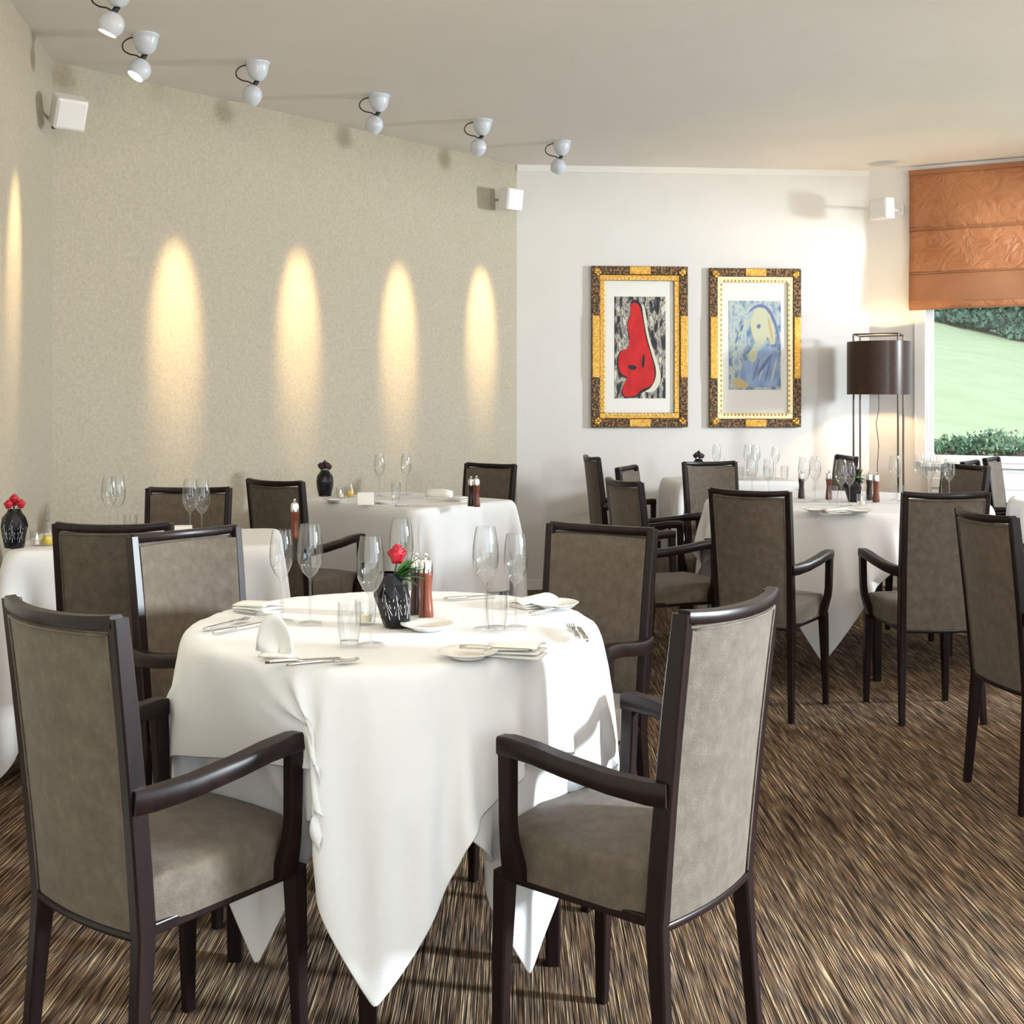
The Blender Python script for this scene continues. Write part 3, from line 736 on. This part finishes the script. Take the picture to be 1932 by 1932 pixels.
def put(k, px, py, label, group, z=ZT, rz=0):
    x, y = onto(px, py, z); return k.place(x, y, z, R(rz), label, group)
# near round table
gw = 'wine glasses on the near round table'
put(KW2, 531, 1172, 'wine glass on the near round table, first from the left, against the white cloth behind', gw)
put(KW, 585, 1176, 'wine glass on the near round table, second from the left, bowl before a chair arm', gw)
put(KW, 699, 1216, 'wine glass on the near round table directly left of the black rose vase', gw)
put(KW, 757, 1158, 'wine glass on the near round table standing behind the red rose', gw)
put(KW, 916, 1186, 'wine glass behind the water tumbler on the near table, the taller of the right-hand pair', gw)
put(KW2, 973, 1184, 'wine glass nearest the far right chair on the near round table, shorter of its pair', gw)
gt = 'water tumblers on the near round table'
put(KT, 937, 1190, 'water tumbler before the right-hand pair of wine glasses on the near table', gt)
put(KT, 659, 1218, 'water tumbler between the fan napkin and the black vase on the near table', gt)
put(KTL, 690, 1176, 'small glass tealight burning beside the black vase on the near table', 'tealights')
put(KV1, 749, 1181, 'black faceted vase with one red rose and green leaves on the near table', 'flower vases', rz=8)
put(KM, 804, 1164, 'red-brown pepper mill with chrome cap right of the rose vase on the near table', 'mills')
put(KMD, 786, 1158, 'dark salt mill behind the pepper mill on the near round table', 'mills')
gp = 'bread plates on the near round table'
put(KP, 806, 1187, 'white bread plate in front of the pepper mill on the near table', gp)
put(KP, 883, 1240, 'white bread plate with a knife lying across it at the front of the near table', gp)
put(KP, 1046, 1146, 'white bread plate at the far right rim of the near table', gp)
put(KK, 868, 1224, 'butter knife lying across the front bread plate of the near table', 'cutlery on the near round table', ZT+.016, -12)
put(KNF, 519, 1243, 'white napkin folded into a standing fan at the front left of the near table', 'napkins on the near round table', rz=-14)
put(KNP, 975, 1235, 'flat white napkin right of the front bread plate on the near table', 'napkins on the near round table', rz=-18)
put(KNP, 487, 1152, 'flat folded napkin at the far left rim of the near table', 'napkins on the near round table', rz=-35)
put(KNP, 1010, 1142, 'flat folded napkin beside the far right bread plate on the near table', 'napkins on the near round table', rz=38)
gc = 'cutlery on the near round table'
put(KK, 500, 1253, 'knife lying before the fan napkin on the near table', gc, rz=14)
put(KF, 540, 1258, 'fork beside the knife before the fan napkin on the near table', gc, rz=17)
put(KF, 385, 1190, 'fork at the left rim of the near table', gc, rz=60)
put(KK, 402, 1197, 'knife at the left rim of the near table', gc, rz=55)
put(KK, 520, 1166, 'knife beside the far left napkin on the near table', gc, rz=145)
put(KK, 838, 1133, 'knife at the far rim of the near table behind the mills', gc, rz=25)
put(KF, 1000, 1160, 'fork pointing to the far right bread plate on the near table', gc, rz=40)
put(KF, 1092, 1207, 'fork at the right rim of the near table above the bright back chair', gc, rz=95)
put(KK, 1108, 1212, 'knife at the right rim of the near table above the bright back chair', gc, rz=95)
# beige-wall table
gC = 'tableware on the beige-wall table'
def pc(k, px, py, label, rz=0): return put(k, px, py, label, gC, ZS, rz)
pc(KV2, 613, 936, 'black vase of dark plum roses on the beige-wall table')
pc(KO, 661, 938, 'oil bottle with yellow oil on the beige-wall table')
pc(KTL, 643, 939, 'tealight between the black vase and the oil bottle on the beige-wall table')
pc(KW, 716, 936, 'wine glass on the beige-wall table, nearer the oil bottle')
pc(KW, 766, 934, 'wine glass on the beige-wall table, nearer the rolled napkin')
pc(KT, 747, 944, 'water tumbler between the two wine glasses of the beige-wall table')
pc(KNR, 828, 940, 'rolled white napkin at the back of the beige-wall table', -20)
pc(KNC, 690, 953, 'white napkin standing like a tent at the front of the beige-wall table', 10)
pc(KP, 632, 947, 'white bread plate below the black vase on the beige-wall table')
pc(KP, 726, 950, 'white bread plate in the middle of the beige-wall table')
pc(KNP, 860, 946, 'flat white napkin before the two mills on the beige-wall table', -30)
pc(KMD, 889, 955, 'dark mill on the beige-wall table, first of the pair', 0)
pc(KM, 899, 956, 'brown pepper mill on the beige-wall table, second of the pair', 0)
pc(KK, 745, 955, 'knife at the front edge of the beige-wall table', 15)
# side-wall table
gB = 'tableware on the side-wall table'
def pb(k, px, py, label, rz=0): return put(k, px, py, label, gB, ZS, rz)
pb(KV2, 27, 1033, 'black vase at the side wall, cut by the left edge of the photograph')
kr = k_vase('rose_vase', M['rose'], 4, 0, False, 1.1)
pb(KTL, 70, 1029, 'burning tealight on the side-wall table beside the vase of red roses')
pb(KO, 90, 1029, 'oil bottle on the side-wall table beside the burning tealight')
pb(KW, 206, 1012, 'wine glass above the chair back on the side-wall table, first from the left')
pb(KW, 222, 1010, 'wine glass above the chair back on the side-wall table, second from the left')
pb(KW, 359, 1020, 'wine glass before the far chair of the side-wall table, first of the pair')
pb(KW, 381, 1024, 'wine glass before the far chair of the side-wall table, second of the pair')
pb(KT, 246, 1018, 'water tumbler beside the left pair of wine glasses on the side-wall table')
pb(KNC, 341, 1024, 'white tent napkin above the chair back on the side-wall table', 8)
pb(KM, 556, 1018, 'pepper mill at the right end of the side-wall table')
# large round table
gE = 'tableware on the large round table'
def pe(k, px, py, label, rz=0): return put(k, px, py, label, gE, ZT, rz)
kg = k_vase('rose_vase', M['dark_rose'], 4, -.3, True, 1.05)
kg.place(*onto(1612, 946, ZT), ZT, 0, 'black vase with leafy greens in the middle of the large round table', gE)
pe(KM, 1653, 947, 'red-brown pepper mill right of the leafy vase on the large round table')
pe(KMD, 1640, 943, 'dark mill squeezed between leafy vase and pepper mill on the large round table')
pe(KMD, 1512, 940, 'dark mill at the left of the large round table behind two wine glasses')
pe(KM, 1564, 942, 'brown mill left of the bright wine glasses on the large round table')
for (px, py, k, lb) in ((1517, 948, KW, 'wine glass on the large round table before the left dark mill'), (1538, 946, KW, 'wine glass on the large round table under the distant brown chair'),
                        (1587, 957, KW, 'bright wine glass on the large round table, left of the leafy vase'), (1603, 955, KW2, 'bright shorter wine glass touching the leafy vase on the large round table'),
                        (1572, 951, KT, 'water tumbler before the brown mill on the large round table'), (1688, 944, KW, 'wine glass right of the pepper mill on the large round table'),
                        (1700, 949, KT, 'water tumbler right of the pepper mill on the large round table'), (1735, 939, KW, 'wine glass before the white window casing on the large round table'),
                        (1752, 942, KW2, 'shorter wine glass before the white window casing on the large round table'), (1776, 941, KW, 'wine glass left of the orange-brown chair on the large round table'),
                        (1791, 944, KW2, 'wine glass overlapping the orange-brown chair on the large round table'), (1419, 941, KW, 'wine glass above the dark backed chair, left side of the large round table'),
                        (1450, 944, KW2, 'shorter wine glass above the dark backed chair, left side of the large round table')):
    pe(k, px, py, lb)
pe(KTL, 1626, 953, 'tealight before the leafy vase on the large round table')
pe(KP, 1540, 966, 'white bread plate at the front left of the large round table')
pe(KP, 1622, 968, 'white bread plate at the front of the large round table')
pe(KNP, 1578, 968, 'flat napkin between two bread plates on the large round table', 10)
pe(KK, 1590, 962, 'knife behind the flat napkin on the large round table', 5)
# picture-wall table
gP = 'tableware on the picture-wall table'
def pp(k, px, py, label, rz=0): return put(k, px, py, label, gP, ZS, rz)
kd = k_vase('rose_vase', M['dark_rose'], 6, 0, False, 1.12)
kd.place(*onto(1318, 905, ZS), ZS, 0, 'black vase of dark roses above the pinkish chair on the picture-wall table', gP)
for i, (px, py, k, lb) in enumerate(((1352, 903, KW, 'wine glass on the picture-wall table right of the black vase'), (1411, 904, KW, 'dark rimmed wine glass on the picture-wall table, first below the right picture'),
                        (1426, 904, KW, 'dark rimmed wine glass on the picture-wall table, second below the right picture'), (1447, 905, KT, 'water tumbler on the picture-wall table below the right picture'),
                        (1463, 904, KW2, 'short wine glass on the picture-wall table below the right picture frame corner'), (1480, 905, KT, 'water tumbler on the picture-wall table nearest the large round table'),
                        (1396, 906, KT, 'water tumbler on the picture-wall table beside the pinkish chair'))):
    pp(k, px, py, lb)
pp(KO, 1366, 905, 'small oil bottle on the picture-wall table beside the black vase')

# swap the side-wall vase for the red rose one
for o in [q for q in bpy.data.objects if q.get('label') == 'black vase at the side wall, cut by the left edge of the photograph']:
    x, y, z = o.location; kr.place(x, y, z/S, 0, 'black vase with red roses at the side wall, cut by the left photo edge', gB)
    for ch in [c for c in bpy.data.objects if c.parent == o]: bpy.data.objects.remove(ch)
    bpy.data.objects.remove(o)

# ------------------------------------------------------------------ ceiling spot lamps
wl_n = Vector((-(B-A).normalized().y, (B-A).normalized().x))      # from the lamps towards the beige wall
def spot_lamp(x, y, aimdir, label, power, tilt=0.0, zaim=1.85, seen=True):
    t = thing('ceiling_spotlight', label, 'lamp', (x, y, ZC), 0, 'spotlights along the ceiling')
    a = Vector((aimdir.x, aimdir.y, 0)).normalized()
    MB().lathe([(.082, 0), (.082, -.006), (.074, -.010), (.072, -.03), (.060, -.062), (.040, -.082), (.018, -.092), (.001, -.094)], 24).build('canopy', M['lamp_white'], t, True)
    c0 = Vector((-.035*1, -.02, 0)); 
    MB().tube([(.0, 0, -.088), (-.012, -.004, -.104), (-.024, -.008, -.118)], .016, 10).build('swivel', M['black'], t, True)
    cp = [(-.07, 0, -.012), (-.11, 0, -.018), (-.142, 0, -.040), (-.140, 0, -.070), (-.10, 0, -.090), (-.055, -.006, -.095), (-.03, -.008, -.108)]
    for _ in range(2): cp = [cp[0]]+[tuple((1-f)*np.array(cp[i])+f*np.array(cp[i+1])) for i in range(len(cp)-1) for f in (.25, .75)]+[cp[-1]]
    MB().tube(cp, .0045, 6).build('cable', M['black'], t, True)
    # head: an egg whose open end looks along the aim
    hc_ = Vector((-.030, -.010, -.158*S)); tgt = Vector((aimdir.x, aimdir.y, (zaim-ZC)*S)); ax = (tgt-hc_).normalized()
    u = ax.cross(Vector((0, 0, 1))).normalized(); v = u.cross(ax)
    rs = []
    for f, r in ((-.060, .010), (-.056, .028), (-.040, .048), (-.012, .060), (.02, .060), (.048, .050), (.060, .044)):
        rs.append([tuple(hc_+ax*f+u*r*math.cos(2*PI*j/20)+v*r*1.12*math.sin(2*PI*j/20)) for j in range(20)])
    rs = [[(p[0], p[1], p[2]/S) for p in r_] for r_ in rs]
    mb = MB(); mb.rings(rs, cap=False); mb.add(rs[0], [tuple(range(20))]); hd_ = mb.build('lamp_head', M['lamp_white'], t, True)
    rs = [[tuple(hc_+ax*.050+u*r*math.cos(2*PI*j/20)+v*r*1.1*math.sin(2*PI*j/20)) for j in range(20)] for r in (.046, .001)]
    MB().rings([[(p[0], p[1], p[2]/S) for p in r_] for r_ in rs], cap=False).build('bulb', M['bulb'], hd_)
    p = Vector((x, y, ZC*S))+hc_+ax*.075
    o = light('spot_beam', 'SPOT', p, power, (1.0, .70, .36), spot_size=R(34), spot_blend=1.0, shadow_soft_size=0.05)
    o.rotation_euler = ax.to_track_quat('-Z', 'Y').to_euler(); o.scale = (.52, 1.0, 1.0)
    return t
LP = [(-1.67, 7.72, 1.78, 'second'), (-.967, 8.55, 1.78, 'third'), (-.235, 9.31, 1.80, 'fourth'), (.427, 10.08, 1.85, 'fifth')]
names = {'second': 'ceiling spotlight above the left wall glow, with a cable loop and shut round head', 'third': 'ceiling spotlight third along the beige wall, counted from the wall corner speaker',
         'fourth': 'ceiling spotlight nearest before the far corner of the beige wall', 'fifth': 'farthest ceiling spotlight, overlapping the top of the white picture wall'}
for x, y, z, nm in LP:
    spot_lamp(x, y, wl_n*1.0, names[nm], 420, zaim=z-.06)
spot_lamp(-2.22, 7.13, Vector((-.62, -.55)), 'ceiling spotlight nearest the left corner with its glowing opening seen', 260, zaim=1.85)
spot_lamp(-2.10, 6.27, Vector((-.70, -.12)), 'ceiling spotlight cut by the top edge of the photograph', 90, zaim=1.6)

# ------------------------------------------------------------------ wall speakers
def speaker(px, py, D, yaw, pitch, wall_p, label, bm_='black', w_=.19, h_=.145, d_=.13):
    x = (px-966)*D/FX; z = H-(py-HORIZON)*D/FY
    t = thing('wall_speaker', label, 'speaker', (x, y_ := D, z), 0, 'small white wall speakers')
    Rm = Matrix.Rotation(R(yaw), 3, 'Z') @ Matrix.Rotation(R(pitch), 3, 'X')
    def bx(mb, x0, y0, z0, x1, y1, z1, n=1):
        vs = []
        for (a, b, c) in ((x0,y0,z0),(x1,y0,z0),(x1,y1,z0),(x0,y1,z0),(x0,y0,z1),(x1,y0,z1),(x1,y1,z1),(x0,y1,z1)):
            p = Rm @ Vector((a, b, c*S)); vs.append((p.x, p.y, p.z/S))
        return mb.add(vs, [(3,2,1,0),(4,5,6,7),(0,1,5,4),(1,2,6,5),(2,3,7,6),(3,0,4,7)])
    bx(MB(), -w_/2, -d_/2, -h_/2, w_/2, d_/2, h_/2).build('cabinet', M['speaker'], t, mods=[('BEVEL', dict(width=.012, segments=3))])
    bx(MB(), -w_/2+.012, -d_/2-.006, -h_/2+.010, w_/2-.012, -d_/2, h_/2-.010).build('grille', M['speaker'], t, mods=[('BEVEL', dict(width=.003, segments=1))])
    wp = Vector((wall_p[0]-x, wall_p[1]-D, .02))
    MB().tube([tuple(wp), tuple(wp*.45+Vector((0, 0, .0))), (0, 0, 0)], .013, 8).build('bracket_arm', M[bm_], t, True)
    d = wp.normalized(); q = Vector((-d.y, d.x, 0))
    mb = MB(); c = wp-d*.012
    mb.add([tuple(c+q*a+Vector((0, 0, b))+d*e) for e in (0, .012) for a, b in ((-.028, -.035), (.028, -.035), (.028, .035), (-.028, .035))],
           [(0,1,2,3),(7,6,5,4),(0,1,5,4),(1,2,6,5),(2,3,7,6),(3,0,4,7)])
    mb.build('wall_plate', M[bm_], t)
    return t
wp1 = A+(B-A).normalized()*.05-wl_n*0.01
speaker(129, 211, 7.30, 38, 30, (A.x-.005, A.y-.02), 'white wall speaker high in the left wall corner')
wp2 = B-(B-A).normalized()*.10
speaker(964, 376, 10.68, 40, 8, (wp2.x-.02, wp2.y-.04), 'white wall speaker at the far end of the beige wall')
wp3 = C+Wd*.30-Wn*.01
speaker(1664, 394, 10.95, -52, 4, (wp3.x, wp3.y), 'cream wall speaker near the copper blind', 'speaker')

# ------------------------------------------------------------------ framed pictures on the white wall
angB = math.atan2(C.y-B.y, C.x-B.x)
def wall_pt(px, py):
    k = (px-966)/FX; d = C-B; t = (k*B.y-B.x)/(d.x-k*d.y); p = B+d*t; return p, H-(py-HORIZON)*p.y/FY
def picture(x0, x1, y0, y1, label, art):
    p0, zt_ = wall_pt(x0, y0); p1, zb_ = wall_pt(x1, y1); c = (p0+p1)/2; W_ = (p1-p0).length; Hh = (zt_-zb_)
    zt_ = wall_pt((x0+x1)/2, y0)[1]; zb_ = wall_pt((x0+x1)/2, y1)[1]; Hh = zt_-zb_
    t = thing('framed_picture', label, 'picture', (c.x, c.y, (zt_+zb_)/2), angB, 'framed pictures on the white wall')
    a, b = W_/2, Hh/2
    def rail(x0, z0, x1, z1, m, y0, y1, name): return MB().box(x0, y0, z0, x1, y1, z1).build(name, m, t, mods=[BEV])
    fo = .075*W_/.87; fz = fo*.78
    # outer carved moulding: four rails
    for args in ((-a, b-fz, a, b), (-a, -b, a, -b+fz)): rail(*args, M['ebony'], -.045, -.002, 'outer_rail')
    for args in ((-a, -b+fz, -a+fo, b-fz), (a-fo, -b+fz, a, b-fz)): rail(*args, M['ebony'], -.045, -.002, 'outer_rail')
    # gilt centre blocks and corner ornaments
    for (x, z, w_, h_) in ((0, b-fz/2, .10, fz*.9), (0, -b+fz/2, .10, fz*.9)): rail(x-w_, z-h_/2, x+w_, z+h_/2, M['gold'], -.056, -.03, 'gilt_block')
    for s in (-1, 1): rail(s*(a-fo/2)-fo*.42, -.22, s*(a-fo/2)+fo*.42, .22, M['gold'], -.056, -.03, 'gilt_block')
    for sx in (-1, 1):
        for sz in (-1, 1):
            mb = MB()
            for k in range(5): mb.sphere((sx*(a-fo*.5-.018*(k % 3)), -.046, sz*(b-fz*.5-.014*(k//2))), .02, .014, .016, 8, 5)
            mb.build('corner_ornament', M['gold'], t, True)
    # inner gilt slip rails
    i0, iz = a-fo, b-fz; sl = .050; sz_ = .040
    for args in ((-i0, iz-sz_, i0, iz), (-i0, -iz, i0, -iz+sz_)): rail(*args, M['gold'] if art == 'red' else M['pale_gold'], -.036, -.004, 'inner_rail')
    for args in ((-i0, -iz+sz_, -i0+sl, iz-sz_), (i0-sl, -iz+sz_, i0, iz-sz_)): rail(*args, M['gold'] if art == 'red' else M['pale_gold'], -.036, -.004, 'inner_rail')
    j0, jz = i0-sl, iz-sz_
    mb = MB()
    n1, n2 = 18, 26
    for k in range(n1):
        x = -j0+2*j0*(k+.5)/n1
        for s in (-1, 1): mb.sphere((x, -.033, s*(jz+.010)), .012, .009, .009, 6, 4)
    for k in range(n2):
        z = -jz+2*jz*(k+.5)/n2
        for s in (-1, 1): mb.sphere((s*(j0+.012), -.033, z), .011, .009, .010, 6, 4)
    mb.build('beading', M['pale_gold'] if art == 'red' else M['gold'], t, True)
    rail(-j0, -jz, j0, jz, M['mat_board'], -.012, -.003, 'mat_board')
    pr = MB()
    if art == 'red':
        x0, x1, z0, z1 = -j0*.72, j0*.76, -jz*.78, jz*.76
    else:
        x0, x1, z0, z1 = -j0*.80, j0*.80, -jz*.64, jz*.72
    o = MB().box(x0, -.0145, z0, x1, -.012, z1).build('print', M['art_'+art+'_ground'], t)
    def shape(pts, m, lay, name):
        n = len(pts); Y0 = -.0145-.0006*lay; mb = MB()
        P_ = [(x0+(x1-x0)*u, z0+(z1-z0)*v) for u, v in pts]
        # smooth the outline
        for _ in range(2): P_ = [q for i in range(len(P_)) for q in (tuple(.75*np.array(P_[i])+.25*np.array(P_[(i+1) % len(P_)])), tuple(.25*np.array(P_[i])+.75*np.array(P_[(i+1) % len(P_)])))]
        n = len(P_)
        mb.add([(x, Y0, z) for x, z in P_]+[(x, Y0-.0005, z) for x, z in P_], [tuple(range(n)), tuple(range(n, 2*n))]+[(i, (i+1) % n, n+(i+1) % n, n+i) for i in range(n)])
        mb.build(name, m, o)
    if art == 'red':
        blob = [(.30, .93), (.46, .95), (.55, .80), (.60, .60), (.72, .42), (.80, .26), (.74, .12), (.52, .09), (.42, .02), (.16, .01), (.15, .12), (.28, .21), (.10, .24), (.06, .38), (.14, .48), (.28, .48), (.30, .60), (.24, .72), (.32, .82)]
        big = [(.5+(u-.46)*1.13+.0, .5+(v-.5)*1.06) for u, v in blob]
        shape([(u-.02, max(0.005, min(.985, v))) for u, v in big], M['ink'], 1, 'ink_outline')
        shape([(.52, .95), (.60, .90), (.66, .62), (.84, .36), (.93, .20), (.80, .06), (.55, .06), (.72, .10), (.84, .24), (.74, .42), (.62, .62)], M['paper'], 2, 'pale_line')
        shape(blob, M['ink_red'], 3, 'red_figure')
        shape([(.24, .30), (.38, .27), (.46, .31), (.30, .335)], M['ink'], 4, 'ink_patch')
        shape([(.52, .30), (.55, .44), (.60, .42), (.58, .30)], M['ink'], 4, 'ink_patch')
    else:
        shape([(.10, .10), (.30, .28), (.16, .38), (.40, .30), (.62, .48), (.80, .50), (.98, .40), (.98, .02), (.40, .03)], M['ink_blue'], 1, 'blue_shape')
        shape([(.34, .84), (.50, .965), (.74, .955), (.90, .80), (.985, .55), (.955, .53), (.87, .76), (.72, .925), (.52, .93)], M['ink_deep'], 2, 'blue_band')
        shape([(.40, .80), (.54, .93), (.72, .91), (.84, .76), (.92, .52), (.80, .50), (.74, .62), (.66, .50), (.52, .52), (.44, .62)], M['ink_pale'], 3, 'pale_shape')
        shape([(.72, .84), (.80, .78), (.86, .56), (.82, .55)], M['ink_ochre'], 4, 'ochre_streak')
        for q in range(5): shape([(.06+.05*q, .45+.07*q), (.12+.05*q, .56+.06*q), (.14+.05*q, .54+.06*q), (.09+.05*q, .44+.07*q)], M['ink_deep'] if q % 2 else M['ink_pale'], 4, 'brush_stroke')
        for q in range(4): shape([(.44+.12*q, .10), (.58+.11*q, .36), (.60+.11*q, .35), (.47+.12*q, .09)], M['ink_pale'] if q % 2 else M['ink_deep'], 4, 'brush_stroke')
        shape([(.36, .40), (.50, .50), (.56, .40), (.50, .30), (.40, .32)], M['ink_green'], 3, 'pale_patch')
        shape([(.52, .72), (.60, .75), (.62, .70), (.56, .68)], M['ink_deep'], 4, 'blue_dash')
        shape([(.50, .12), (.66, .32), (.90, .44), (.70, .26)], M['ink_deep'], 4, 'blue_fold')
        shape([(.05, .02), (.12, .16), (.36, .08), (.40, .02)], M['ink_ochre'], 2, 'ochre_patch')
    return t
def art_ground(name, stops, scale):
    m, r = noise_col(mat(name, rough=0.7), stops, scale, 4, rot=(0, R(35), 0)); r.color_ramp.interpolation = 'LINEAR'; return m
M['art_red_ground'] = art_ground('print_grey_hatching', [(.40, (.02, .02, .03)), (.47, (.10, .10, .12)), (.52, (.55, .53, .42)), (.58, (.12, .11, .14)), (.66, (.7, .68, .6))], (22, 22, 8))
M['art_blue_ground'] = art_ground('print_blue_wash', [(.38, (.14, .22, .40)), (.48, (.34, .45, .55)), (.55, (.55, .62, .55)), (.66, (.30, .42, .62))], (14, 14, 8))
M['ink'] = mat('print_black_ink', (.015, .015, .02), .7); M['paper'] = mat('print_pale_ink', (.75, .73, .62), .7); M['ink_red'] = noise_col(mat('print_red_ink', rough=.7), [(.35, (.50, .008, .012)), (.65, (.66, .015, .02))], (12, 12, 6), 4)[0]
M['ink_blue'] = noise_col(mat('print_blue_ink', rough=.7), [(.35, (.20, .32, .58)), (.65, (.34, .47, .70))], (10, 10, 5), 4)[0]; M['ink_deep'] = mat('print_deep_blue_ink', (.16, .20, .42), .7)
M['ink_pale'] = mat('print_pale_yellow_ink', (.60, .62, .45), .7); M['ink_green'] = mat('print_pale_green_ink', (.55, .62, .42), .7); M['ink_ochre'] = mat('print_ochre_ink', (.58, .46, .24), .7)
picture(1115, 1296, 503, 806, 'gilt and black framed print of a red abstract shape on dark hatching', 'red')
picture(1337, 1509, 507, 806, 'gilt framed print of pale blue and yellow abstract shapes, nearer the floor lamp', 'blue')

# ------------------------------------------------------------------ floor lamp in the corner
lx, ly = 3.375, 10.83
t = thing('floor_lamp', 'dark brown drum floor lamp on four thin legs, lit in the corner by the window', 'lamp', (lx, ly, 0), R(20))
def zz(y): return H-(y-HORIZON)*ly/FY
z0, z1, zf = zz(744), zz(645), zz(632)
mb = MB().lathe([(.283, z0), (.283, z1), (.279, z1), (.279, z0), (.283, z0)], 48); sh = mb.build('lamp_shade', M['shade'], t, 'auto')
for k in range(4):
    a = k*PI/2; c, s = math.cos(a)*.275, math.sin(a)*.275
    MB().beam([((c, s, 0), .014, .014), ((c, s, zf), .014, .014)]).build('leg', M['lamp_metal'], t)
    a2 = a+PI/2; c2, s2 = math.cos(a2)*.275, math.sin(a2)*.275
    MB().tube([(c, s, zf), (c2, s2, zf)], .007, 6).build('top_bar', M['lamp_metal'], t)
MB().tube([(-.275, 0, z0+.02), (0, 0, z0+.02), (.275, 0, z0+.02)], .006, 6).build('bulb_bar', M['lamp_metal'], t)
MB().lathe([(.016, z0+.02), (.018, z0+.07)], 12, cap=True).build('bulb_socket', M['black'], t)
MB().sphere((0, 0, z0+.115), .035, .035, .04).build('bulb', M['bulb'], t, True)
MB().tube([(0, 0, z0+.02), (.01, .01, z0-.1), (-.012, .02, z0-.2), (.014, .02, z0-.35), (0, .02, z0-.5), (.02, .03, z0-.75), (.03, .05, .03), (.05, .2, .006)], .0035, 6).build('cord', M['black'], t, True)
light('floor_lamp_bulb', 'POINT', (lx, ly, S*(z0+.19)), 44, (1.0, .70, .36), shadow_soft_size=0.05)

# ------------------------------------------------------------------ roman blind and radiator cover
bt = C+Wd*.38
bl = thing('roman_blind', 'copper brown silk roman blind drawn halfway down the window', 'blind', (bt.x, bt.y, 0), angW)
BW = 2.30
def blind_panel(z0, z1, y0, y1, name, m, sag=0.0, wr_=.02):
    def fn(u, v):
        x = BW*u; z = z0+(z1-z0)*v
        return (x, -(y0+(y1-y0)*v)-wr_*math.sin(x*9+z*7)*math.sin(z*11+x*3)*math.sin(PI*v)-sag*math.sin(PI*v), z)
    return MB().grid(fn, 40, 14).build(name, m, bl, True, mods=[('SOLIDIFY', dict(thickness=.006))])
ZB = [2.945, 2.545, 2.235, 2.06]
blind_panel(ZB[1], ZB[0], .075, .06, 'upper_panel', M['silk'])
blind_panel(ZB[2], ZB[1]-.004, .085, .072, 'middle_panel', M['silk'])
blind_panel(ZB[3]-.035, ZB[2]-.004, .105, .082, 'lower_panel', M['silk_band'], wr_=.004)
blind_panel(ZB[3]-.072, ZB[3]-.01, .09, .095, 'hem_fold', M['silk'], .012, .004)
blind_panel(ZB[3]-.085, ZB[3]-.04, .07, .08, 'hem_fold', M['silk_band'], .012, .004)
MB().box(-.004, -.075, ZB[0]-.015, BW+.004, -.045, ZB[0]+.02).build('head_rail', M['silk_band'], bl)
for z in (ZB[1]-.002, ZB[2]-.002): MB().tube([(0, -.086, z), (BW, -.086, z)], .006, 6).build('seam', M['silk_band'], bl)
rd = thing('radiator_cover', 'low white slatted radiator cover under the window sill', 'radiator', tuple(C+Wd*1.55)+(0,), angW)
MB().box(-1.0, -.10, .06, 1.0, -.012, .84).build('casing', M['pan'], rd, mods=[BEV])
for k in range(7): MB().box(-.96, -.115, .20+k*.088, .96, -.10, .20+k*.088+.066).build('slat', M['pan'], rd, mods=[BEV])
for x in (-.9, .9): MB().box(x-.03, -.09, 0, x+.03, -.03, .06).build('foot', M['pan'], rd)
